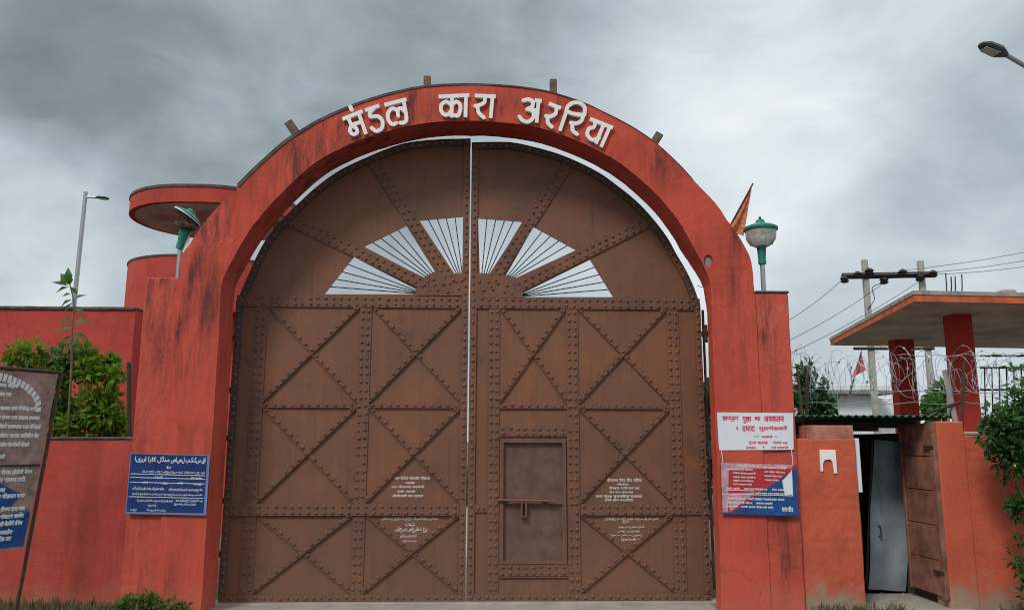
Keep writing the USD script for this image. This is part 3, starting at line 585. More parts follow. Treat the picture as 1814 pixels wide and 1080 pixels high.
# ------------------------------------------------------------------ lamps on the pilasters
pb = P(1353, 518, YF+.16); pb[2] = prz+.02
lamp = thing('post_lamp', 'upright green-capped glass lamp on the right pilaster', 'lamp', pb)
zz = lambda y: P(1353, y, YF+.16)[2]; sc = (P(1378, 410, YF+.16)[0]-P(1319, 410, YF+.16)[0])/2
part(lamp, 'pole', tube([pb-[0, 0, .03], (pb[0], pb[1], zz(464))], .024, 12), M_STEEL, smooth=40)
part(lamp, 'collar', lathe([(0, zz(468)), (.038, zz(468)), (.040, zz(462)), (.036, zz(460)), (.046, zz(438)), (.05, zz(434)), (0, zz(434))], (pb[0], pb[1], 0), 16), M_GREEN, smooth=40)
part(lamp, 'glass', lathe([(0, zz(439)), (.055, zz(438)), (.11, zz(433)), (sc*.86, zz(424)), (sc*.90, zz(408)), (0, zz(408))], (pb[0], pb[1], 0), 24), M_GLASSY, smooth=35)
part(lamp, 'cap', lathe([(0, zz(409)), (sc*.9, zz(410)), (sc*1.0, zz(408)), (sc*1.0, zz(404)), (sc*.72, zz(400)), (sc*.3, zz(396)), (sc*.22, zz(390)), (0, zz(389))], (pb[0], pb[1], 0), 24), M_GREEN, smooth=35)
part(lamp, 'finial', lathe([(0, zz(391)), (.022, zz(390)), (.010, zz(388)), (.016, zz(386)), (0, zz(383))], (pb[0], pb[1], 0), 12), M_BAR, smooth=40)
for k in range(8):
    a = k*math.pi/4; part(lamp, 'rib', tube([(pb[0]+.115*math.cos(a), pb[1]+.115*math.sin(a), zz(433)), (pb[0]+sc*.905*math.cos(a), pb[1]+sc*.905*math.sin(a), zz(409))], .004, 5), M_STEEL)
pb = P(316, 490, YF+.16); pb[2] = plz
lamp = thing('post_lamp', 'broken post lamp with its green cap hanging askew on the left pilaster', 'lamp', pb)
q0, q1 = P(316, 492, YF+.16), P(320, 436, YF+.16)
part(lamp, 'pole', tube([q0-[0, 0, .05], q1], .026, 12), M_STEEL, smooth=40)
ax = P(330, 404, YF+.16)-P(318, 440, YF+.16); ax[1] = -.02; ax /= np.linalg.norm(ax)
part(lamp, 'collar', lathe([(0, -.03), (.040, -.03), (.043, .02), (.040, .03), (.052, .15), (.058, .17), (0, .17)], q1, 16, ax), M_GREEN, smooth=40)
c2 = q1+ax*.19
part(lamp, 'glass', lathe([(.05, 0), (.09, .006), (.112, .03), (.104, .034), (.085, .014), (.045, .008)], c2, 20, ax), M_BROKEN, smooth=35, label='broken lower bowl of the lamp glass')
part(lamp, 'bowl_ring', lathe([(.044, -.02), (.09, -.012), (.09, .004), (.044, .002)], c2, 20, ax), M_BAR)
cc = P(333, 383, YF+.16); cax = np.array([.54, .12, .84]); cax /= np.linalg.norm(cax)
part(lamp, 'cap', lathe([(0, -.01), (.13, -.015), (.148, -.005), (.148, .008), (.105, .025), (.05, .045), (.035, .075), (0, .08)], cc, 24, cax), M_GREEN, smooth=35, label='dislodged green cap tipped on its side')
part(lamp, 'cap_lining', lathe([(0, -.012), (.128, -.022), (.14, -.012), (.146, -.008)], cc-cax*.008, 24, cax), M_BAR)
part(lamp, 'cap_rim', lathe([(.140, -.016), (.151, -.014), (.151, -.004), (.140, -.006)], cc, 24, cax), M_SIGNWHITE)
hp = P(328, 430, YF+.15); part(lamp, 'loose_pane', ext(Polygon([(hp[0]-.03, hp[2]-.085), (hp[0]+.0, hp[2]-.10), (hp[0]+.045, hp[2]+.06), (hp[0]+.02, hp[2]+.09)]), hp[1]-.004, hp[1]+.004), M_SIGNWHITE, label='pale loose pane leaning beside the collar')
part(lamp, 'bracket', tube([c2, c2+ax*.05+[.02, 0, 0], cc-cax*.02], .009, 6), M_BAR)

# ------------------------------------------------------------------ notice boards on the arch
def board(name, label, corners, Y, mt, th=.014, edge=None):
    qd = XZ(corners, Y); t = thing(name, label, 'sign', (qd[3][0], Y, qd[3][1]))
    part(t, 'panel', ext(Polygon(qd).buffer(0), Y, Y+th), mt)
    return t, qd
b, qd = board('notice_board', 'blue enamel board of white Urdu lettering left of the gate', [(232, 803), (370, 807), (363, 911), (223, 908)], YF-.022, M_BLUE)
part(b, 'edge', grid_text(box(-.006, -.01, 1.016, 1.012).difference(box(.004, .003, .982, .978)), qd, YF-.0235, YF-.0225), M_BLUEEDGE)
def lines_on(spec, kind, qd, y, bold=1):
    ps = []
    for (u0, u1, v0, v1, txt) in spec:
        ps.append(fit(text_poly(txt, kind, bold), u0, v0, u1, v1))
    return grid_text(unary_union(ps), qd, y-.0012, y-.0004)
ur = lambda n, s: words(n, s, 'arab')
part(b, 'lettering', cat_([lines_on([(.06, .50, .03, .145, 'ایررا ارﺎﮐ '+'لڈﻨﻣ'), (.52, .96, .03, .145, ur(3, 30)), (.47, .53, .19, .24, ur(1, 31)), (.16, .96, .27, .32, ur(9, 32)), (.33, .43, .365, .41, ur(2, 33)), (.78, .93, .36, .41, ur(2, 34)),
    (.18, .25, .46, .50, ur(1, 35)), (.42, .50, .46, .51, ur(1, 36)), (.62, .69, .46, .50, ur(1, 37)), (.83, .93, .46, .51, ur(1, 38)), (.06, .46, .55, .62, ur(7, 39)), (.52, .95, .55, .62, ur(6, 40)), (.06, .94, .65, .70, ur(13, 41)),
    (.13, .58, .76, .81, ur(7, 42)), (.62, .96, .74, .80, ur(5, 43)), (.6, .88, .81, .86, ur(5, 44)), (.27, .38, .84, .89, ur(2, 45)), (.26, .50, .92, .97, ur(4, 46)), (.05, .13, .92, .97, ur(1, 47))], 'arab', qd, YF-.0225)]), M_TEXT, kind='stuff')
part(b, 'ruled_line', grid_text(unary_union([box(.02, v, .97, v+.010) for v in (.335, .395, .475, .72)]), qd, YF-.0238, YF-.0226), M_TEXT)
b, qd = board('banner', 'white banner with red Hindi writing, uppermost right of the gate', [(1270, 730), (1405, 731), (1406, 796), (1274, 797)], YF-.006, M_SIGNWHITE, .003)
for w_ in [(.07, .28, .10, .25, 'झण्डग'), (.33, .45, .11, .29, 'पुछा'), (.49, .57, .11, .23, 'बह'), (.61, .88, .09, .25, 'अवकलन'), (.24, .27, .37, .47, 'में'), (.32, .49, .36, .52, 'दमारा'), (.54, .92, .35, .50, 'मुठभेडकरें')]: part(b, 'word', lines_on([w_], 'deva', qd, YF-.006, 1), M_REDINK)
part(b, 'small_lettering', lines_on([(.47, .54, .63, .65, '--'), (.57, .72, .60, .68, 'आजसे'), (.75, .79, .63, .65, '--'), (.40, .66, .77, .85, words(2, 51)), (.72, .92, .77, .85, words(2, 52)), (.36, .50, .90, .97, words(1, 53)), (.58, .61, .90, .96, 'व'), (.70, .93, .90, .97, words(2, 54))], 'deva', qd, YF-.006), M_REDINK, kind='stuff')
# red and blue board hung below it on wires
YB2 = YF-.03
b, qd = board('notice_board', 'red and blue Hindi notice board hung on wires below the white banner', [(1277, 819), (1411, 823), (1415, 914), (1280, 910)], YB2, M_BLUE2, .012)
dg = [(0, 0), (1, 0), (.97, .08), (.12, .97), (0, .96)]
part(b, 'red_field', grid_text(Polygon(dg), qd, YB2-.001, YB2-.0002), M_SIGNRED)
part(b, 'pale_field', grid_text(unary_union([Polygon([(0, 0), (.95, 0), (.93, .07), (.3, .10), (.1, .14), (.07, .96), (0, .96)]), Polygon([(.07, .60), (.44, .56), (.1, .95)])]), qd, YB2-.0018, YB2-.0011), M_SIGNPALE, label='pink faded patches on the red field')
part(b, 'pale_panel', grid_text(Polygon([(.93, .12), (.93, .58), (.83, .60), (.80, .32)]), qd, YB2-.0018, YB2-.0004), M_SIGNWHITE)
part(b, 'lettering', lines_on([(.2, .45, .02, .06, words(3, 60)), (.06, .42, .10, .14, words(4, 61)), (.15, .45, .17, .21, words(3, 62)), (.15, .45, .25, .29, words(3, 63)), (.15, .42, .32, .36, words(3, 64)), (.15, .40, .39, .43, words(3, 65)),
   (.55, .86, .05, .09, words(3, 66)), (.57, .84, .13, .17, words(3, 67)), (.57, .80, .21, .25, words(3, 68)), (.57, .76, .29, .33, words(2, 69)), (.05, .24, .47, .52, words(2, 70)), (.29, .60, .47, .52, words(4, 71)), (.66, .86, .47, .52, words(2, 72)), (.44, .88, .55, .60, words(5, 73)),
   (.07, .30, .66, .71, words(2, 74)), (.34, .82, .66, .71, words(5, 75)), (.06, .40, .74, .79, words(3, 76)), (.44, .66, .74, .79, words(2, 77)), (.24, .67, .82, .87, words(4, 78)), (.78, .93, .80, .92, words(2, 79)), (.05, .2, .82, .87, words(2, 80))], 'deva', qd, YB2-.0015), M_TEXT, kind='stuff')
part(b, 'ruled_line', grid_text(unary_union([box(.02, .525, .42, .536), box(0, .60, .93, .612), box(.925, .10, .935, .61)]), qd, YB2-.003, YB2-.0019), M_TEXT)
for (x0, y0, x1, y1) in ((1278, 797, 1281, 820), (1402, 796, 1405, 823)): part(b, 'hanging_wire', tube([P(x0, y0, YB2), P(x1, y1, YB2)], .004, 5), M_SIGNWHITE)

# ------------------------------------------------------------------ low walls, leaning board, wicket passage
yl = -.33
wl = thing('low_wall', 'low red plastered wall between the left pilaster and the leaning board', 'wall', (-5, yl, 0))
zt = P(160, 777, yl)[2]
part(wl, 'wall', rough(bx(-9.0, plx0-.002, yl, yl+.23, -.05, zt, .012), .1), M_RED_L)
part(wl, 'coping', rough(bx(-9.0, plx0-.006, yl-.012, yl+.24, zt-.004, zt+.02, .006), .08, .007), M_COPING)
# guard passage wall on the right
yr = -.44
wr = thing('entry_wall', 'orange-red wall section beside the open side entrance, left of the doorway', 'wall', (prx1, yr, 0))
xo0 = P(1524, 900, yr)[0]; z1 = P(1460, 777, yr)[2]; z2 = P(1470, 753, yr)[2]
part(wr, 'wall', rough(bx(prx1+.002, xo0, yr, yr+.22, -.05, z1, .012), .06, .010), M_RED_R)
part(wr, 'raised_course', bx(P(1430, 765, yr)[0], xo0-.012, yr+.004, yr+.212, z1-.02, z2, .006), mat('bare_pink_brickwork', (.42, .17, .12), .95, var=.35, scale=8, bump=.5), label='pinkish unpainted brick course on top')
jx = P(1519, 820, yr)[0]
part(wr, 'white_jamb', bx(xo0+.002, xo0+.05, yr+.03, yr+.12, P(1520, 872, yr)[2], P(1520, 776, yr)[2], .004), M_SIGNWHITE)
g = [(1451, 796), (1479, 796), (1482, 838), (1477, 838), (1474, 818), (1470, 813), (1460, 814), (1457, 820), (1457, 834), (1453, 834)]
part(wr, 'painted_mark', ext(Polygon(XZ(g, yr-.002)).buffer(0), yr-.016, yr-.004), M_WHITE, label='white stencilled arch-shaped mark')
xr0 = P(1669, 900, yr)[0]
we = thing('boundary_wall', 'orange-red wall with a dirty pale foot, right of the side entrance', 'wall', (xr0, yr, 0))
part(we, 'wall', rough(bx(xr0, 9.5, yr, yr+.22, -.05, P(1730, 771, yr)[2], .012), .1, .008), M_RED_R)
part(we, 'pier', bx(xr0+.008, P(1707, 760, yr)[0], yr-.009, yr+.228, -.05, P(1680, 746, yr)[2], .012), M_RED_R)
part(we, 'mortar_cap', bx(P(1707, 768, yr)[0]+.004, P(1736, 768, yr)[0], yr+.01, yr+.2, P(1730, 771, yr)[2]+.001, P(1730, 764, yr)[2], .01), M_CONC)
# the hut behind the doorway: dark inside, green corrugated roof
hut = thing('guard_hut', 'small dark hut behind the doorway under a green corrugated roof', 'hut', (xo0, yr+.25, 0))
zr_ = P(1550, 737, yr+.1)[2]
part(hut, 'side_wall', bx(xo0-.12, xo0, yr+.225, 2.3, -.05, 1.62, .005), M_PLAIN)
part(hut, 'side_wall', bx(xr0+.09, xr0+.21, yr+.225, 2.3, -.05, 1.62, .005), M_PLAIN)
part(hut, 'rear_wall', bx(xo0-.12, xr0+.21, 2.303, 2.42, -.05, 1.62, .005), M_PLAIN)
xa, xb = P(1409, 745, yr)[0]+.05, P(1692, 740, yr)[0]
n = int((xb-xa)/.012); xs_ = np.linspace(xa, xb, n); wv = .011*np.sin(xs_*2*np.pi/.075)
ya_, yb_ = yr+.06, 2.35; zb_ = 1.70
vt = []
for yy, zz_ in ((ya_, zr_), (yb_, zb_)): vt += [(x, yy, zz_+w) for x, w in zip(xs_, wv)]
for yy, zz_ in ((ya_, zr_+.003), (yb_, zb_+.003)): vt += [(x, yy, zz_+w) for x, w in zip(xs_, wv)]
F = []
for i in range(n-1):
    a, b2, c, d = i, i+1, n+i+1, n+i; F += [(a, c, b2), (a, d, c)]; o = 2*n; F += [(a+o, b2+o, c+o), (a+o, c+o, d+o), (a, b2, b2+o), (a, b2+o, a+o)]
part(hut, 'roof_sheet', trimesh.Trimesh(np.array(vt), np.array(F), process=False), M_ROOFGREEN)
for yy in (.25, 1.1, 2.0):
    zz_ = zr_+(zb_-zr_)*(yy-ya_)/(yb_-ya_); part(hut, 'purlin', bx(xo0-.13, xr0+.2, yy-.03, yy+.03, zz_-.085, zz_-.016, .004), M_IRON)
# doors
a, b2 = P(1546, 779, .42), P(1607, 1042, .42)
dr = thing('sheet_door', 'blue-grey sheet metal door half blocking the dark doorway', 'door', (b2[0], .42, 0))
dq = [P(1549, 779, .42), P(1614, 783, .42), P(1606, 1047, .42), P(1538, 1043, .42)]     # tl tr br bl: the sheet hangs askew
V_, nu, nv = [], 10, 24
for i in range(nu):
    for j in range(nv):
        u, v = i/(nu-1), j/(nv-1); p = (1-v)*((1-u)*dq[0]+u*dq[1])+v*((1-u)*dq[3]+u*dq[2])
        V_.append(p+np.array([.010*math.sin(v*9)*(1-u), .012*math.sin(v*7.5)+.009*math.sin(u*9+v*4), 0]))
ff = []
for i in range(nu-1):
    for j in range(nv-1): a0 = i*nv+j; ff += [(a0, a0+nv+1, a0+nv), (a0, a0+1, a0+nv+1)]
part(dr, 'panel', trimesh.Trimesh(np.array(V_), np.array(ff), process=False), M_DOORGREY, smooth=True)
off = np.array([0, .035, 0])
for a_, b_ in ((dq[0], dq[1]), (dq[1], dq[2]), (dq[2], dq[3]), (dq[3], dq[0])): part(dr, 'frame_bar', tube([a_*.97+b_*.03+off, b_*.97+a_*.03+off], .016, 4), M_IRON)
ph_ = P(1556, 930, .40); part(dr, 'handle', tube(spline([ph_, ph_+[0, -.04, -.01], ph_+[0, -.04, -.10], ph_+[0, 0, -.11]], 4), .007, 6), M_IRON, smooth=40)
hx, hy0 = xr0-.005, yr+.02
ex, ey = hx-.012, .17
zt0, zt1 = P(1668, 1061, yr)[2]+.01, P(1655, 748, yr)[2]
dw = thing('board_door', 'weathered red-brown boarded door standing open against the right jamb', 'door', (hx, hy0, 0))
dv = np.array([ex-hx, ey-hy0]); dl = np.linalg.norm(dv); dv /= dl; dn = np.array([-dv[1], dv[0]]); dn = dn if dn[0] < 0 else -dn
def slab(u0, u1, o0, o1, z0, z1, c=.003):
    m = bx(u0, u1, o0, o1, z0, z1, c); v = m.vertices
    m.vertices = np.c_[hx+dv[0]*v[:, 0]+dn[0]*v[:, 1], hy0+dv[1]*v[:, 0]+dn[1]*v[:, 1], v[:, 2]]; 
    m.fix_normals(); return m
zc = np.linspace(zt0, zt1, 6)
for k in range(5):
    part(dw, 'board', slab(.01, dl, 0, .022+random.uniform(-.003, .003), zc[k]+.004, zc[k+1]-.004), M_WOOD)
part(dw, 'stile', slab(-.02, .035, -.012, .035, zt0-.02, zt1+.005), M_WOOD); part(dw, 'stile', slab(dl-.03, dl+.006, -.012, .03, zt0, zt1), M_WOOD)
for z in (zt0+.2, zt1-.25): part(dw, 'hinge', slab(-.03, .14, .0355, .041, z, z+.035, .001), M_IRON)
single('threshold', bx(xo0-.05, xr0+.2, yr-.12, .3, -.05, .012, .006), M_APRON, label='pale worn concrete threshold of the side doorway', cat='threshold')

# leaning board at the far left
T, B = P(109, 657, -.62), P(30, 1074, -.66)
ld = np.array([-.56, -.83, 0.]); ld /= np.linalg.norm(ld)
sg = thing('leaning_sign', 'faded brown painted board on leaning posts at the left edge', 'sign', (B[0], B[1], 0))
part(sg, 'post', tube([B+(B-T)/np.linalg.norm(B-T)*.05, T], .016, 8), M_IRON, smooth=40)
SW = 1.15
part(sg, 'post', tube([B+ld*SW+(B-T)/np.linalg.norm(B-T)*.05, T+ld*SW], .016, 8), M_IRON, smooth=40)
part(sg, 'top_bar', tube([T+[0, 0, -.012], T+ld*SW+[0, 0, -.012]], .016, 8), M_IRON, smooth=40)
axz = (B-T)/np.linalg.norm(B-T); hgt = np.linalg.norm(P(50, 970, -.65)-T)
nrm_ = np.cross(ld, axz); nrm_ /= np.linalg.norm(nrm_); nrm_ = nrm_ if nrm_[1] < 0 else -nrm_
def onsign(poly, o0, o1):
    """u from the left post to the right one, v down from the top bar, both 0 to 1, laid on the leaning board."""
    m = ext(poly, o0, o1); v = m.vertices
    m.vertices = T+ld*SW*(1-v[:, :1])+axz*hgt*v[:, 2:]+nrm_*v[:, 1:2]; m.fix_normals(); return m
part(sg, 'board', onsign(box(.015, .02, .975, 1.0), -.012, .004), M_BROWNSIGN)
part(sg, 'blue_field', onsign(unary_union([box(.03, .80, .96, .985), box(.03, .58, .60, .78), Polygon([(.60, .60), (.88, .70), (.80, .775), (.60, .78)])]), .0045, .0055), M_BLUE2)
arc = LineString([(1-.62*math.cos(a)-.40, .24-.17*math.sin(a)) for a in np.linspace(.05, math.pi-.1, 24)])
arc = LineString([(.50+.38*math.cos(a), .24-.185*math.sin(a)) for a in np.linspace(.0, math.pi, 24)])
chips = []
for k in range(26):
    p0, p1 = arc.interpolate(k/26, True), arc.interpolate((k+.75)/26, True); chips.append(LineString([p0, p1]).buffer(.016+.006*random.random(), cap_style=2))
part(sg, 'arched_heading', onsign(unary_union(chips), .0045, .006), M_TEXT)
ps = []
rr = random.Random(3)
for v0, u0, u1, n in ((.10, .30, .70, 3), (.15, .34, .66, 3), (.225, .12, .86, 6), (.275, .1, .9, 7), (.325, .1, .92, 7), (.375, .08, .92, 7), (.425, .08, .86, 6), (.49, .1, .70, 5), (.575, .08, .92, 6), (.615, .08, .88, 6), (.67, .1, .75, 4), (.705, .1, .9, 5), (.775, .08, .92, 7), (.815, .08, .92, 7), (.855, .3, .92, 5), (.90, .2, .86, 5), (.935, .2, .86, 5)):
    ps.append(fit(text_poly(words(int(n*1.8), int(v0*1000)), 'deva', 2), u0, v0-.017, u1, v0+.017))
part(sg, 'lettering', onsign(unary_union(ps), .006, .0075), M_TEXT, kind='stuff')
part(sg, 'cross_bar', onsign(box(.02, .535, .97, .545), .004, .012), M_IRON)

# ------------------------------------------------------------------ compound wall, watchtower, street lamps
yw = 5.15
zt = P(120, 545, yw)[2]
cw = thing('compound_wall', 'long high faded red compound wall behind the shrubs at left', 'wall', (-12, yw, 0))
xe_ = P(240, 560, yw)[0]
part(cw, 'wall', bx(-22, xe_, yw, yw+.35, -.05, zt-.03, .01), M_FAR_RED)
part(cw, 'coping', rough(bx(-22, xe_, yw-.03, yw+.38, zt-.034, zt+.02, .01), .15, .012), M_COPING)
part(cw, 'return_wall', bx(xe_-.4, P(300, 600, 7.9)[0], 7.9, 8.2, -.05, zt-.05, .01), M_FAR_RED)
yt = 6.75; r_ = 1.36
def stadium(x0, x1, r): return LineString([(x0+r, yt), (x1-r, yt)]).buffer(r, 20)
def lvl(poly, z0, z1):
    m = trimesh.creation.extrude_polygon(poly, z1-z0, engine='earcut'); m.apply_translation((0, 0, z0)); return m
yn = yt-r_
tx0, tx1 = P(241, 380, yt)[0], P(528, 380, yt)[0]
wt = thing('watchtower', 'red rounded watchtower with a flat projecting canopy behind the left shoulder', 'watchtower', ((tx0+tx1)/2, yt, 0))
zc0, zc1 = P(340, 357, yn)[2], P(340, 328, yn)[2]
part(wt, 'canopy_fascia', lvl(stadium(tx0, tx1, r_).difference(stadium(tx0+.1, tx1-.1, r_-.1)), zc0, zc1-.03), M_TOWER, smooth=30)
part(wt, 'canopy_edge', lvl(stadium(tx0-.015, tx1+.015, r_+.015).difference(stadium(tx0+.1, tx1-.1, r_-.1)), zc1-.029, zc1+.02), M_COPING, smooth=30)
part(wt, 'canopy_slab', lvl(stadium(tx0+.101, tx1-.101, r_-.101), zc0-.004, zc1), M_SOFFIT)
part(wt, 'canopy_beam', bx(tx0+.5, tx1-.5, yt-.12, yt+.12, zc0-.07, zc0-.0045, .01), M_SOFFIT)
zp0, zp1 = P(260, 546, yn)[2], P(300, 452, yn)[2]; px0 = P(236, 500, yt)[0]; 
part(wt, 'parapet', lvl(stadium(px0, tx1-.2, r_-.05).difference(stadium(px0+.14, tx1-.34, r_-.19)), zp0, zp1), M_FAR_RED, smooth=30)
part(wt, 'parapet_edge', lvl(stadium(px0-.012, tx1-.188, r_-.038).difference(stadium(px0+.13, tx1-.33, r_-.18)), zp1+.001, zp1+.035), M_COPING, smooth=30)
part(wt, 'floor', lvl(stadium(px0+.141, tx1-.341, r_-.191), zp0+.002, zp0+.12), M_FAR_RED)
for xx_ in (P(372, 430, yt)[0], P(500, 430, yt)[0]): part(wt, 'column', bx(xx_-.15, xx_+.15, yt-.15, yt+.15, zp0+.121, zc0-.071, .01), M_FAR_RED)
part(wt, 'shaft', bx(P(262, 600, yt)[0], tx1-.4, yt-.7, yt+.7, -.05, zp0+.001, .02), M_FAR_RED)
pp_ = P(232, 519, yt); part(wt, 'spout', tube([pp_+[-.06, 0, 0], pp_+[.2, 0, 0]], .018, 8), M_IRON)

def street_lamp(base, top, arm_end, label, head, r0=.07, headdir=None):
    t = thing('street_lamp', label, 'street lamp', base)
    part(t, 'pole', tube([base, base*.5+top*.5, top], [r0, r0*.85, r0*.7], 12), M_STEEL, smooth=40)
    a = np.array(arm_end, float)
    part(t, 'arm', tube([top-[0, 0, .15], top*.5+a*.5-[0, 0, .06], a], .03, 8), M_STEEL, smooth=40)
    d = headdir if headdir is not None else (a-top); d = d/np.linalg.norm(d); s = np.cross(d, [0, 0, 1.]); s /= np.linalg.norm(s); u = np.cross(s, d)
    hl, hw, hh = head
    prof = [(0, .35, .5), (.12, .6, .8), (.3, 1., 1.), (.75, 1., .9), (.95, .6, .45), (1., .35, .2)]
    V = []
    for (f, w, h) in prof:
        for k in range(10):
            an = k*2*math.pi/10; V.append(a+d*hl*f+s*hw*w*math.cos(an)*.5+u*hh*h*.5*max(-.45, math.sin(an)))
    part(t, 'lamp_head', trimesh.convex.convex_hull(np.array(V)), mat('lamp_head_'+str(len(_used)), (.05, .055, .06), .5), smooth=30)
    V = [a+d*hl*f+s*hw*w*.36*k-u*hh*.23+u*e for f, w in ((.35, 1), (.85, .8)) for k in (-1, 1) for e in (0, -.012)]
    part(t, 'lens', trimesh.convex.convex_hull(np.array(V)), M_GLASSY)
    return t
yS = 12.
tp = P(152, 340, yS); bs = np.array([tp[0]-.05, yS, 0.]); ae = P(170, 350, yS)
street_lamp(bs, tp, ae, 'slender grey street lamp behind the compound wall at left', (P(193, 352, yS)[0]-ae[0], .22, .09), headdir=np.array([1, 0, -.06]))
yS = 1.2
ae = P(1783, 98, yS); hd = P(1731, 82, yS)-ae; pole_x = P(1930, 300, yS)[0]
street_lamp(np.array([pole_x, yS+.2, 0.]), np.array([pole_x, yS+.2, ae[2]-.25]), ae, 'dark street lamp head reaching in at the top right corner', (np.linalg.norm(hd), .20, .16), headdir=hd+np.array([0, -.05, 0]))

# ------------------------------------------------------------------ the canopy structure on the right
c0, c1, c2_, Hs = P(1620, 533, 2.0), None, None, None
Hs = c0[2]
cl = G(1471, 611, Hs); yb2 = cl[1]
cn = thing('gate_canopy', 'unfinished flat concrete canopy with orange edge on two red columns', 'canopy', (c0[0], 2.0, 0))
slab_xy = Polygon([(c0[0], 2.0), (11.5, 2.0+.35), (12., yb2+.4), (cl[0], yb2)])
th_ = P(1620, 517, 2.0)[2]-Hs
part(cn, 'slab', lvl(slab_xy.buffer(-.012, join_style=2), Hs, Hs+th_-.01), M_SOFFIT)
part(cn, 'painted_edge', lvl(slab_xy.difference(slab_xy.buffer(-.0118, join_style=2)), Hs-.004, Hs+th_*.72), M_ORANGE)
part(cn, 'slab_top_edge', lvl(slab_xy.buffer(.01, join_style=2), Hs+th_*.721, Hs+th_+.02), M_CONC)
def column(pxl, pxr, pyt, Yc, m, dep=.25):
    x0, x1 = P(pxl, pyt, Yc)[0], P(pxr, pyt, Yc)[0]
    return part(cn, 'column', rough(bx(x0, x1, Yc, Yc+dep, -.05, Hs+.003, .012), .15, .008), m)
ycol = G(1697, 556, Hs)[1]; column(1686, 1722, 556, ycol, M_DARKRED); ycol2 = G(1595, 601, Hs)[1]; column(1585, 1619, 602, ycol2, M_DARKRED)
x = P(1781, 515, 2.5)[0]; part(cn, 'kerb_block', bx(x-.10, x+.10, 2.4, 2.6, Hs+th_+.02, Hs+th_+.13, .02), M_CONC)
for (rx, rt) in ((1676, 484), (1684, 490), (1691, 489), (1703, 486)):
    a = P(rx, 517, 2.3); b2 = P(rx+random.uniform(-1, 1), rt, 2.3); a[2] = Hs+th_; part(cn, 'starter_bar', tube([a, (a+b2)/2+[.006, 0, 0], b2], .008, 6), M_IRON)

# ------------------------------------------------------------------ twin-pole electricity support and its lines
yU = 17.
up_ = thing('utility_pole', 'twin concrete electricity poles joined by a dark cross-arm behind the canopy', 'utility pole', (P(1531, 470, yU)[0], yU, 0))
for (pxc, pyt_) in ((1531, 460), (1630, 462)):
    q_ = P(pxc, pyt_, yU); part(up_, 'pole', bx(q_[0]-.085, q_[0]+.085, yU-.08, yU+.08, 0, q_[2], .015), M_POLE)
a, b2 = P(1492, 489, yU-.1), P(1656, 486, yU-.1)
part(up_, 'cross_arm', tube([a, b2], .105, 4), M_BLACK)
a, b2 = P(1512, 617, yU-.1), P(1655, 617, yU-.1); part(up_, 'lower_arm', tube([a, b2], .05, 4), M_IRON)
ins = [(1496, 495), (1540, 481), (1566, 497), (1599, 483), (1653, 485), (1519, 487), (1629, 492)]
INS = []
for (ix, iy) in ins:
    q_ = P(ix, iy, yU-.15); INS.append(q_); part(up_, 'insulator', lathe([(0, -.11), (.08, -.11), (.145, -.06), (.10, -.02), (.15, .03), (.10, .08), (.05, .12), (0, .12)], q_, 10), M_BLACK, smooth=40)
def cable(pts, label, r=.009, sag=.3, group=None):
    a, b = map(np.array, pts); t = np.linspace(0, 1, 12)[:, None]; p = a+(b-a)*t; p[:, 2:] -= 4*sag*t*(1-t)
    single('power_line', tube(p, r, 5), M_BLACK, label=label, cat='cable', group=group)
for nm_, (s0, e0) in zip(('uppermost', 'middle', 'lowest'), (((1489, 498), (1330, 603)), ((1566, 501), (1330, 634)), ((1626, 500), (1330, 656)))):
    cable((P(*s0, yU-.2), P(*e0, yU-4)), f'{nm_} of the thin power lines slanting down left from the twin poles', group='power lines left of the twin poles', sag=.15)
for nm_, (s0, e0) in zip(('uppermost', 'middle', 'lowest'), (((1599, 479), (1900, 428)), ((1629, 484), (1900, 445)), ((1654, 486), (1900, 458)))):
    cable((P(*s0, yU-.2), P(*e0, yU+2)), f'{nm_} of the thin power lines rising right from the twin poles', group='power lines right of the twin poles', sag=.1)
single('service_cable', tube(spline([P(x_, y_, yU-.1) for x_, y_ in [(1564, 502), (1551, 505), (1545, 512), (1549, 530), (1537, 548)]], 5), .013, 5), M_BLACK, label='dark service cable looping from the cross-arm to the left twin pole', cat='cable')
cable((P(1235, 506, .6), P(1260, 512, .6)), 'short dark wire crossing the gap right of the gate top', sag=.003, r=.004)

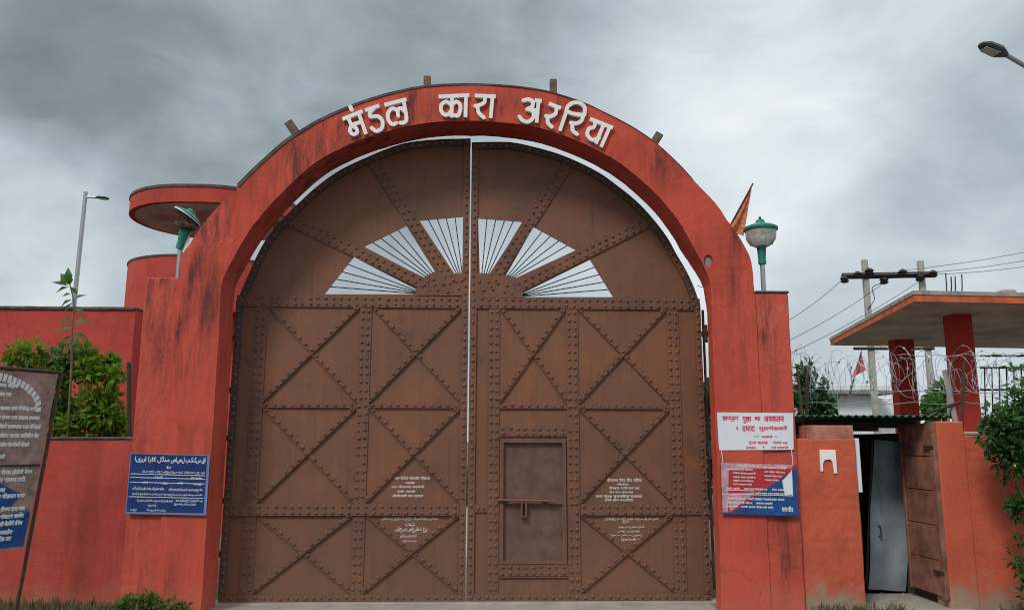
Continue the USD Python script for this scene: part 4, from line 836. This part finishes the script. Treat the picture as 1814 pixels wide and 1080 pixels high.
# far white building, flags
yW = 32.
fb = thing('white_building', 'low white flat-roofed building far behind the side wall', 'building', (P(1520, 720, yW)[0], yW, 0))
x0, x1, zr0, zr1 = P(1455, 720, yW)[0], P(1547, 720, yW)[0], P(1500, 699, yW)[2], P(1500, 692, yW)[2]
part(fb, 'wall', bx(x0-6, x1, yW, yW+8, -.1, zr0, .02), M_BLDG); part(fb, 'roof', bx(x0-6.3, x1+.8, yW-.6, yW+8.2, zr0+.005, zr1, .02), M_BLDGGREY)
part(fb, 'parapet', bx(x0-6.2, x1+.7, yW-.5, yW+8.1, zr1+.002, P(1500, 682, yW)[2], .02), M_BLDG)
part(fb, 'annex', bx(x1+.003, P(1600, 720, yW)[0], yW+1., yW+7, -.1, P(1570, 703, yW)[2], .02), M_BLDG)
def flag(name, label, pole, tri, Yq, m, r):
    t = thing(name, label, 'flag', (P(*pole[1], Yq)[0], Yq, 0))
    part(t, 'pole', tube([P(*pole[0], Yq), P(*pole[1], Yq)], r, 6), M_IRON)
    a, b, c = [P(*p, Yq) for p in tri]; V, Fc, n = [], [], 12
    for i in range(n+1):
        for j in range(n+1):
            u, v = i/n, j/n; p = a*(1-u)+(b*(1-v)+c*v)*u; p = p+np.array([0, .05*math.sin(9*v+3*u)*u, 0])*np.linalg.norm(b-a); V.append(p)
    for i in range(n):
        for j in range(n): q_ = i*(n+1)+j; Fc += [(q_, q_+n+1, q_+n+2), (q_, q_+n+2, q_+1)]
    part(t, 'cloth', trimesh.Trimesh(np.array(V), np.array(Fc), process=False), m, smooth=True)
    return t
flag('flag', 'ragged saffron pennant on a slanting stick behind the right of the arch', [(1334, 325), (1255, 470)], [(1332, 332), (1290, 404), (1316, 420)], 3.2, M_SAFFRON, .012)
flag('flag', 'faded pink pennant in front of the far white building', [(1526, 622), (1505, 700)], [(1526, 626), (1509, 668), (1533, 656)], 16., M_PINK, .02)
flag('flag', 'tiny red pennant at the left end of the far white building', [(1458, 662), (1457, 700)], [(1458, 664), (1457, 684), (1464, 681)], 24., M_PINK, .02)

# ------------------------------------------------------------------ razor wire, posts, railing
yz = .05
rz = thing('razor_wire', 'coils of razor wire strung above the side entrance and wall', 'razor wire', (P(1600, 660, yz)[0], yz, 0))
x0, x1 = P(1402, 650, yz)[0], P(1850, 650, yz)[0]; zc_ = P(1600, 655, yz)[2]
N_ = 1500; tq = np.linspace(0, 1, N_); turns = 25
rad = .195+.05*np.sin(tq*41)+.045*np.sin(tq*97+1)+.02*np.sin(tq*211); ph = tq*turns*2*np.pi+.5*np.sin(tq*23)
coil = np.c_[x0+(x1-x0)*tq+.14*np.sin(ph*.5+1)*.6, yz+rad*np.cos(ph)*.75, zc_-.02+rad*np.sin(ph)-.03*np.sin(tq*9)]
part(rz, 'coil', tube(coil, .0022, 4), M_STEEL)
ph2 = tq*33*2*np.pi+1.3+.7*np.sin(tq*31); rad2 = .15+.06*np.sin(tq*57+2)+.04*np.sin(tq*143)
part(rz, 'coil', tube(np.c_[x0+(x1-x0)*tq+.16*np.sin(ph2*.5), yz+.05+rad2*np.cos(ph2), zc_-.06+rad2*np.sin(ph2)*1.1], .0020, 4), M_STEEL)
bb = []
for k in range(0, N_-6, 9):
    p = coil[k]; d = coil[k+3]-coil[k]; d /= np.linalg.norm(d); nq = np.cross(d, rng.normal(size=3)); nq /= np.linalg.norm(nq)
    bb.append(trimesh.Trimesh([p-d*.013-nq*.009, p+d*.013-nq*.009, p+d*.013+nq*.009, p-d*.013+nq*.009], [(0, 1, 2), (0, 2, 3)], process=False))
part(rz, 'barbs', cat_(bb), M_STEEL, kind='stuff')
for (ya__, yb__) in ((690, 696), (714, 714), (629, 629)):
    a, b2 = P(1425 if ya__ != 629 else 1590, ya__, yz), P(1860, yb__, yz); tt_ = np.linspace(0, 1, 30)[:, None]; pw = a+(b2-a)*tt_; pw[:, 2] += .01*np.sin(np.arange(30)*1.1)
    part(rz, 'strand', tube(pw, .0035, 4), M_STEEL)
def post(label, a, b, r, m, Yq=.0, sides=8):
    single('fence_post', tube([P(*a, Yq), P(*b, Yq)], r, sides), m, label=label, cat='post', smooth=40)
post('dark iron stake just right of the right pilaster', (1430, 648), (1429, 790), .020, M_IRON)
post('thin pale leaning stick beside the dark iron stake', (1412, 650), (1426, 790), .013, M_STUB, -.05)
post('leaning grey concrete post in front of the red column', (1673, 655), (1703, 790), .030, M_CONC, -.05, 4)
post('dark iron stake on the pier right of the doorway', (1707, 648), (1704, 770), .017, M_IRON, -.1)
post('slanting dark stick above the green roof', (1641, 731), (1702, 712), .016, M_IRON, -.08)
post('pale thin upright post left of the near red column', (1679, 680), (1681, 780), .014, M_CONC, .3)
post('dark stake in the shrubs at the left edge of the left pilaster', (228, 642), (229, 800), .022, M_IRON, .05)
yq = 5.2
rl = thing('railing', 'dark bar railing on the far wall behind the right-hand shrub', 'railing', (P(1780, 700, yq)[0], yq, 0))
for yy_ in (630, 651, 690): part(rl, 'rail', tube([P(1736, yy_, yq), P(1880, yy_, yq)], .018, 6), M_IRON)
for k, xx_ in enumerate(range(1744, 1880, 13)): part(rl, 'bar', tube([P(xx_, 651, yq), P(xx_+2, 745, yq)], .011, 5), M_IRON)
single('far_wall', bx(P(1736, 740, yq)[0], 14, yq+.05, yq+.25, -.05, P(1780, 742, yq)[2], .01), M_BLDG, label='plain pale wall carrying the dark railing', cat='wall')

# ------------------------------------------------------------------ plants
def leaves(c, d, n, L, Wd):
    """Folded leaves at c pointing along d with faces towards n."""
    d = d/np.linalg.norm(d, axis=1, keepdims=True); s = np.cross(d, n); s /= np.linalg.norm(s, axis=1, keepdims=True)+1e-9; n = np.cross(s, d)
    L, Wd = L[:, None], Wd[:, None]
    v = np.stack([c, c+d*L*.45+s*Wd*.5+n*Wd*.18, c+d*L*.5, c+d*L*.45-s*Wd*.5+n*Wd*.18, c+d*L-n*L*.12], 1)
    f = np.array([(0, 2, 1), (0, 3, 2), (1, 2, 4), (2, 3, 4)])
    return trimesh.Trimesh(v.reshape(-1, 3), (f[None]+5*np.arange(len(c))[:, None, None]).reshape(-1, 3), process=False)
def crown_leaves(blobs, size, r):
    C, D, Nn, Ls = [], [], [], []
    fine = []
    for (cx, cy, cz, rx, ry, rz_, n) in blobs:            # every mass is a handful of clumps with gaps between
        k = max(3, int(round(n/45)))
        for _ in range(k):
            w = r.normal(size=3); w /= np.linalg.norm(w); w *= r.uniform(.45, 1.0)
            f = r.uniform(.28, .48); fine.append((cx+w[0]*rx*.9, cy+w[1]*ry*.9, cz+w[2]*rz_*.9, rx*f, ry*f*1.2, rz_*f, max(6, int(n/k))))
    for (cx, cy, cz, rx, ry, rz_, n) in fine:
        u = r.normal(size=(n, 3)); u /= np.linalg.norm(u, axis=1, keepdims=True); rr_ = r.uniform(.35, 1, (n, 1))**.5
        C.append(np.array([cx, cy, cz])+u*rr_*np.array([rx, ry, rz_])*(1+.18*r.normal(size=(n, 1)))); dd = u+r.normal(size=(n, 3))*.55+[0, 0, .1]; D.append(dd)
        Nn.append(np.array([0, -.3, 1.])+r.normal(size=(n, 3))*.5); Ls.append(size*r.uniform(.6, 1.25, n))
    C, D, Nn, Ls = np.vstack(C), np.vstack(D), np.vstack(Nn), np.concatenate(Ls)
    return leaves(C, D, Nn, Ls, Ls*r.uniform(.42, .6, len(Ls)))
def flower(c, s, r):
    V, F = [], []
    for k in range(5):
        a = k*2*math.pi/5+r.uniform(0, 1); i = len(V); da = .55
        V += [c, c+s*np.array([math.cos(a-da), -.35, math.sin(a-da)])*.8, c+s*np.array([math.cos(a), -.2, math.sin(a)]), c+s*np.array([math.cos(a+da), -.35, math.sin(a+da)])*.8]; F += [(i, i+1, i+2), (i, i+2, i+3)]
    return trimesh.Trimesh(np.array(V), np.array(F), process=False)
def shrub(name, label, cat, base, blobs, size, lm, seed, flowers=0, fm=None, stems=10, fs=.02, group=None, stemr=.009):
    r = np.random.default_rng(seed); t = thing(name, label, cat, base, group)
    st = []
    for k in range(stems):
        b = blobs[k % len(blobs)]; e = np.array(b[:3])+r.normal(size=3)*np.array(b[3:6])*.45; m_ = (np.array(base)+e)/2+r.normal(size=3)*.05
        st.append(tube(spline([np.array(base)+r.normal(size=3)*[.04, .04, 0], m_, e], 4), np.linspace(stemr, stemr*.4, 9), 5))
    part(t, 'stems', cat_(st), M_STEM); part(t, 'foliage', crown_leaves(blobs, size, r), lm)
    for k in range(flowers):
        b = blobs[int(r.integers(len(blobs)))]; u = r.normal(size=3); u[1] = -abs(u[1])-.4; u /= np.linalg.norm(u); part(t, 'flower', flower(np.array(b[:3])+u*np.array(b[3:6])*1.05, fs, r), fm)
    return t
def B_(px, py, Y, rpx, rpy, ry, n):
    c = P(px, py, Y); k = np.linalg.norm(c-CAM)/FPX; return (c[0], c[1], c[2], rpx*k, ry, rpy*k, n)
ys = .35
shrub('flowering_shrub', 'yellow-green shrub with orange blooms beside the left pilaster', 'shrub', (P(190, 780, ys)[0], ys, 0),
      [B_(163, 655, ys, 24, 34, .2, 220), B_(202, 665, ys, 24, 36, .2, 230), B_(180, 715, ys, 42, 40, .25, 520), B_(205, 748, ys, 28, 36, .22, 300), B_(150, 748, ys, 34, 40, .22, 360), B_(196, 636, ys, 14, 20, .12, 110), B_(155, 625, ys, 12, 16, .12, 70)], .098, M_LEAF_Y, 1, 7, M_FL_O, 16, .013)
shrub('flowering_shrub', 'leafy shrub around the foot of the tall sapling behind the leaning board', 'shrub', (P(115, 780, ys+.1)[0], ys+.1, 0),
      [B_(118, 645, ys+.1, 22, 40, .18, 280), B_(112, 705, ys+.1, 30, 44, .2, 340), B_(118, 755, ys+.1, 30, 34, .2, 460)], .098, M_LEAF_M, 2, 2, M_FL_O, 10, .013)
shrub('flowering_shrub', 'bright bushy shrub rising over the top of the leaning board', 'shrub', (P(50, 780, ys+.1)[0], ys+.1, 0),
      [B_(55, 640, ys+.1, 34, 34, .2, 320), B_(35, 690, ys+.1, 40, 50, .25, 320), B_(80, 660, ys+.1, 22, 26, .15, 200)], .098, M_LEAF_Y, 3, 2, M_FL_O, 10, .013)
# the sapling: each large leaf its own part
yp = .1
sp = thing('sapling', 'thin tall sapling with a tuft of large leaves before the street lamp', 'sapling', (P(124, 780, yp)[0], yp, 0))
stem = spline([(P(124, 780, yp)[0], yp, 0), P(124, 700, yp), P(127, 600, yp), P(131, 540, yp), P(124, 505, yp)], 6)
part(sp, 'stem', tube(stem, np.linspace(.014, .006, len(stem)), 7), M_STEM, smooth=40)
rl_ = np.random.default_rng(5)
lf = [(124, 505, 104, 482), (122, 503, 120, 474), (121, 506, 97, 499), (122, 508, 98, 517), (124, 505, 127, 486), (124, 508, 136, 520), (126, 520, 110, 524), (128, 530, 98, 545), (129, 535, 112, 556), (131, 530, 150, 520), (131, 548, 150, 552), (130, 566, 98, 570), (130, 572, 160, 566), (129, 580, 100, 588), (128, 590, 152, 597), (128, 596, 104, 604), (127, 602, 142, 612)]
for (x0, y0, x1, y1) in lf:
    a, b2 = P(x0, y0, yp), P(x1, y1, yp); b2[1] += rl_.uniform(-.05, .05); d = b2-a; L = np.linalg.norm(d)
    part(sp, 'leaf', leaves(np.array([a]), np.array([d]), np.array([[.2*rl_.normal(), -.8, .8]]), np.array([L*1.05]), np.array([max(.05, L*.5)])), M_LEAF_M)
# right-hand plants
yk = -.95
shrub('flowering_shrub', 'green shrub with a few yellow blooms overhanging the right-hand wall', 'shrub', (P(1868, 1000, yk)[0], yk, 0),
      [B_(1795, 760, yk, 38, 46, .22, 800), B_(1830, 700, yk, 46, 44, .25, 560), B_(1768, 785, yk, 28, 24, .16, 280), B_(1798, 825, yk, 34, 24, .18, 340), B_(1766, 745, yk, 24, 20, .14, 170), B_(1790, 770, yk, 30, 40, .1, 380), B_(1888, 800, yk, 70, 80, .4, 900), B_(1814, 898, yk, 22, 18, .15, 260), B_(1834, 1030, yk, 26, 56, .2, 600), B_(1925, 940, yk, 80, 120, .4, 800)], .072, M_LEAF_R, 11, 7, M_FL_Y, 9, .014, stemr=.005)
shrub('shrub', 'dark leafy shrub behind the dark stake right of the right pilaster', 'shrub', (P(1435, 800, 1.2)[0], 1.2, 0),
      [B_(1438, 690, 1.2, 26, 34, .2, 260), B_(1450, 720, 1.2, 26, 26, .2, 240), B_(1420, 660, 1.2, 14, 20, .15, 70), B_(1415, 720, 1.2, 22, 40, .2, 220)], .10, M_LEAF_D, 12, 0, None, 9)
def tree(label, px, Yq, base_z, blobs, size, lm, seed):
    r = np.random.default_rng(seed); x = P(px, 720, Yq)[0]; t = thing('tree', label, 'tree', (x, Yq, 0))
    top_ = np.array(blobs[0][:3]); tr = [tube(spline([(x, Yq, -.05), (x+.1, Yq, top_[2]*.5), top_], 5), np.linspace(.16, .05, 11), 8)]
    for b in blobs: tr.append(tube(spline([(x+.1, Yq, top_[2]*.5), (np.array([x, Yq, top_[2]*.7])+np.array(b[:3]))/2, b[:3]], 4), np.linspace(.06, .02, 9), 6))
    part(t, 'trunk', cat_(tr), M_BARK); part(t, 'crown', crown_leaves(blobs, size, r), lm)
tree('pale green tree between the two red canopy columns', 1668, 14, 0, [B_(1668, 705, 14, 20, 26, .7, 420), B_(1655, 725, 14, 18, 20, .6, 260), B_(1685, 720, 14, 14, 20, .6, 200)], .26, M_LEAF_M, 21)
tree('dark tree far behind the gap at the right gate edge', 1268, 11, 0, [B_(1260, 760, 11, 60, 60, 1., 900), B_(1258, 830, 11, 50, 60, 1., 700), B_(1240, 700, 11, 24, 30, .6, 200)], .24, M_LEAF_D, 22)
tree('small tree in the yard seen through the slit between the leaves', 834, 12, 0, [B_(834, 855, 12, 60, 34, .8, 900)], .2, M_LEAF_M, 23)
# weeds along the foot of the walls
def weeds(name, label, cat, areas, seed, lm):
    r = np.random.default_rng(seed); C, D, Nn, L = [], [], [], []
    for (x0, x1, y0, y1, n, h) in areas:
        C.append(np.c_[r.uniform(x0, x1, n), r.uniform(y0, y1, n), r.uniform(-.02, .02, n)]); D.append(np.c_[r.normal(0, .5, n), r.normal(0, .5, n), np.ones(n)]); Nn.append(np.c_[r.normal(0, 1, n), -np.ones(n), r.uniform(0, .6, n)]); L.append(h*r.uniform(.4, 1.1, n))
    C, D, Nn, L = np.vstack(C), np.vstack(D), np.vstack(Nn), np.concatenate(L)
    single(name, leaves(C, D, Nn, L, np.maximum(.012, L*.16)), lm, label=label, cat=cat, kind='stuff')
weeds('grass', 'dry low grass along the foot of the left wall and pilaster', 'grass', [(-6, -2.75, -.95, -.52, 2600, .14), (1.95+1.2, 4.0, -.9, -.47, 400, .10), (4.9, 7, -.9, -.47, 500, .10), (-6, -3.2, -.6, -.35, 800, .15)], 31, M_GRASS)
for k, (pxw, n, h, lab) in enumerate(((200, 260, .17, 'small broad-leaved weed at the foot of the left pilaster, beside the low wall'), (245, 340, .22, 'taller broad-leaved weed at the middle of the left pilaster foot'), (315, 200, .14, 'low broad-leaved weed at the right of the left pilaster foot'))):
    c = P(pxw, 1070, -.66); shrub('weed', lab, 'weed', (c[0], -.66, 0), [(c[0], -.66, h*.55, .17, .10, h*.5, n)], .05, M_LEAF_M, 40+k, 0, None, 5, stemr=.004)

# grit and small stones on the ground line
r_g = np.random.default_rng(77); st_ = []
for k in range(420):
    x_, y_ = r_g.uniform(-4, 7), r_g.uniform(-.5, .35)
    if -2.5 < x_ < 2.46 and -.11 < y_ < .11: continue
    m = trimesh.creation.icosphere(0, r_g.uniform(.004, .018)); m.vertices *= [1, r_g.uniform(.7, 1.2), .6]; m.apply_translation((x_, y_, .012 if y_ > -.1 else .004)); st_.append(m)
single('grit', cat_(st_), M_CONC, label='scattered grit and small stones along the foot of the gate and walls', cat='gravel', kind='stuff')
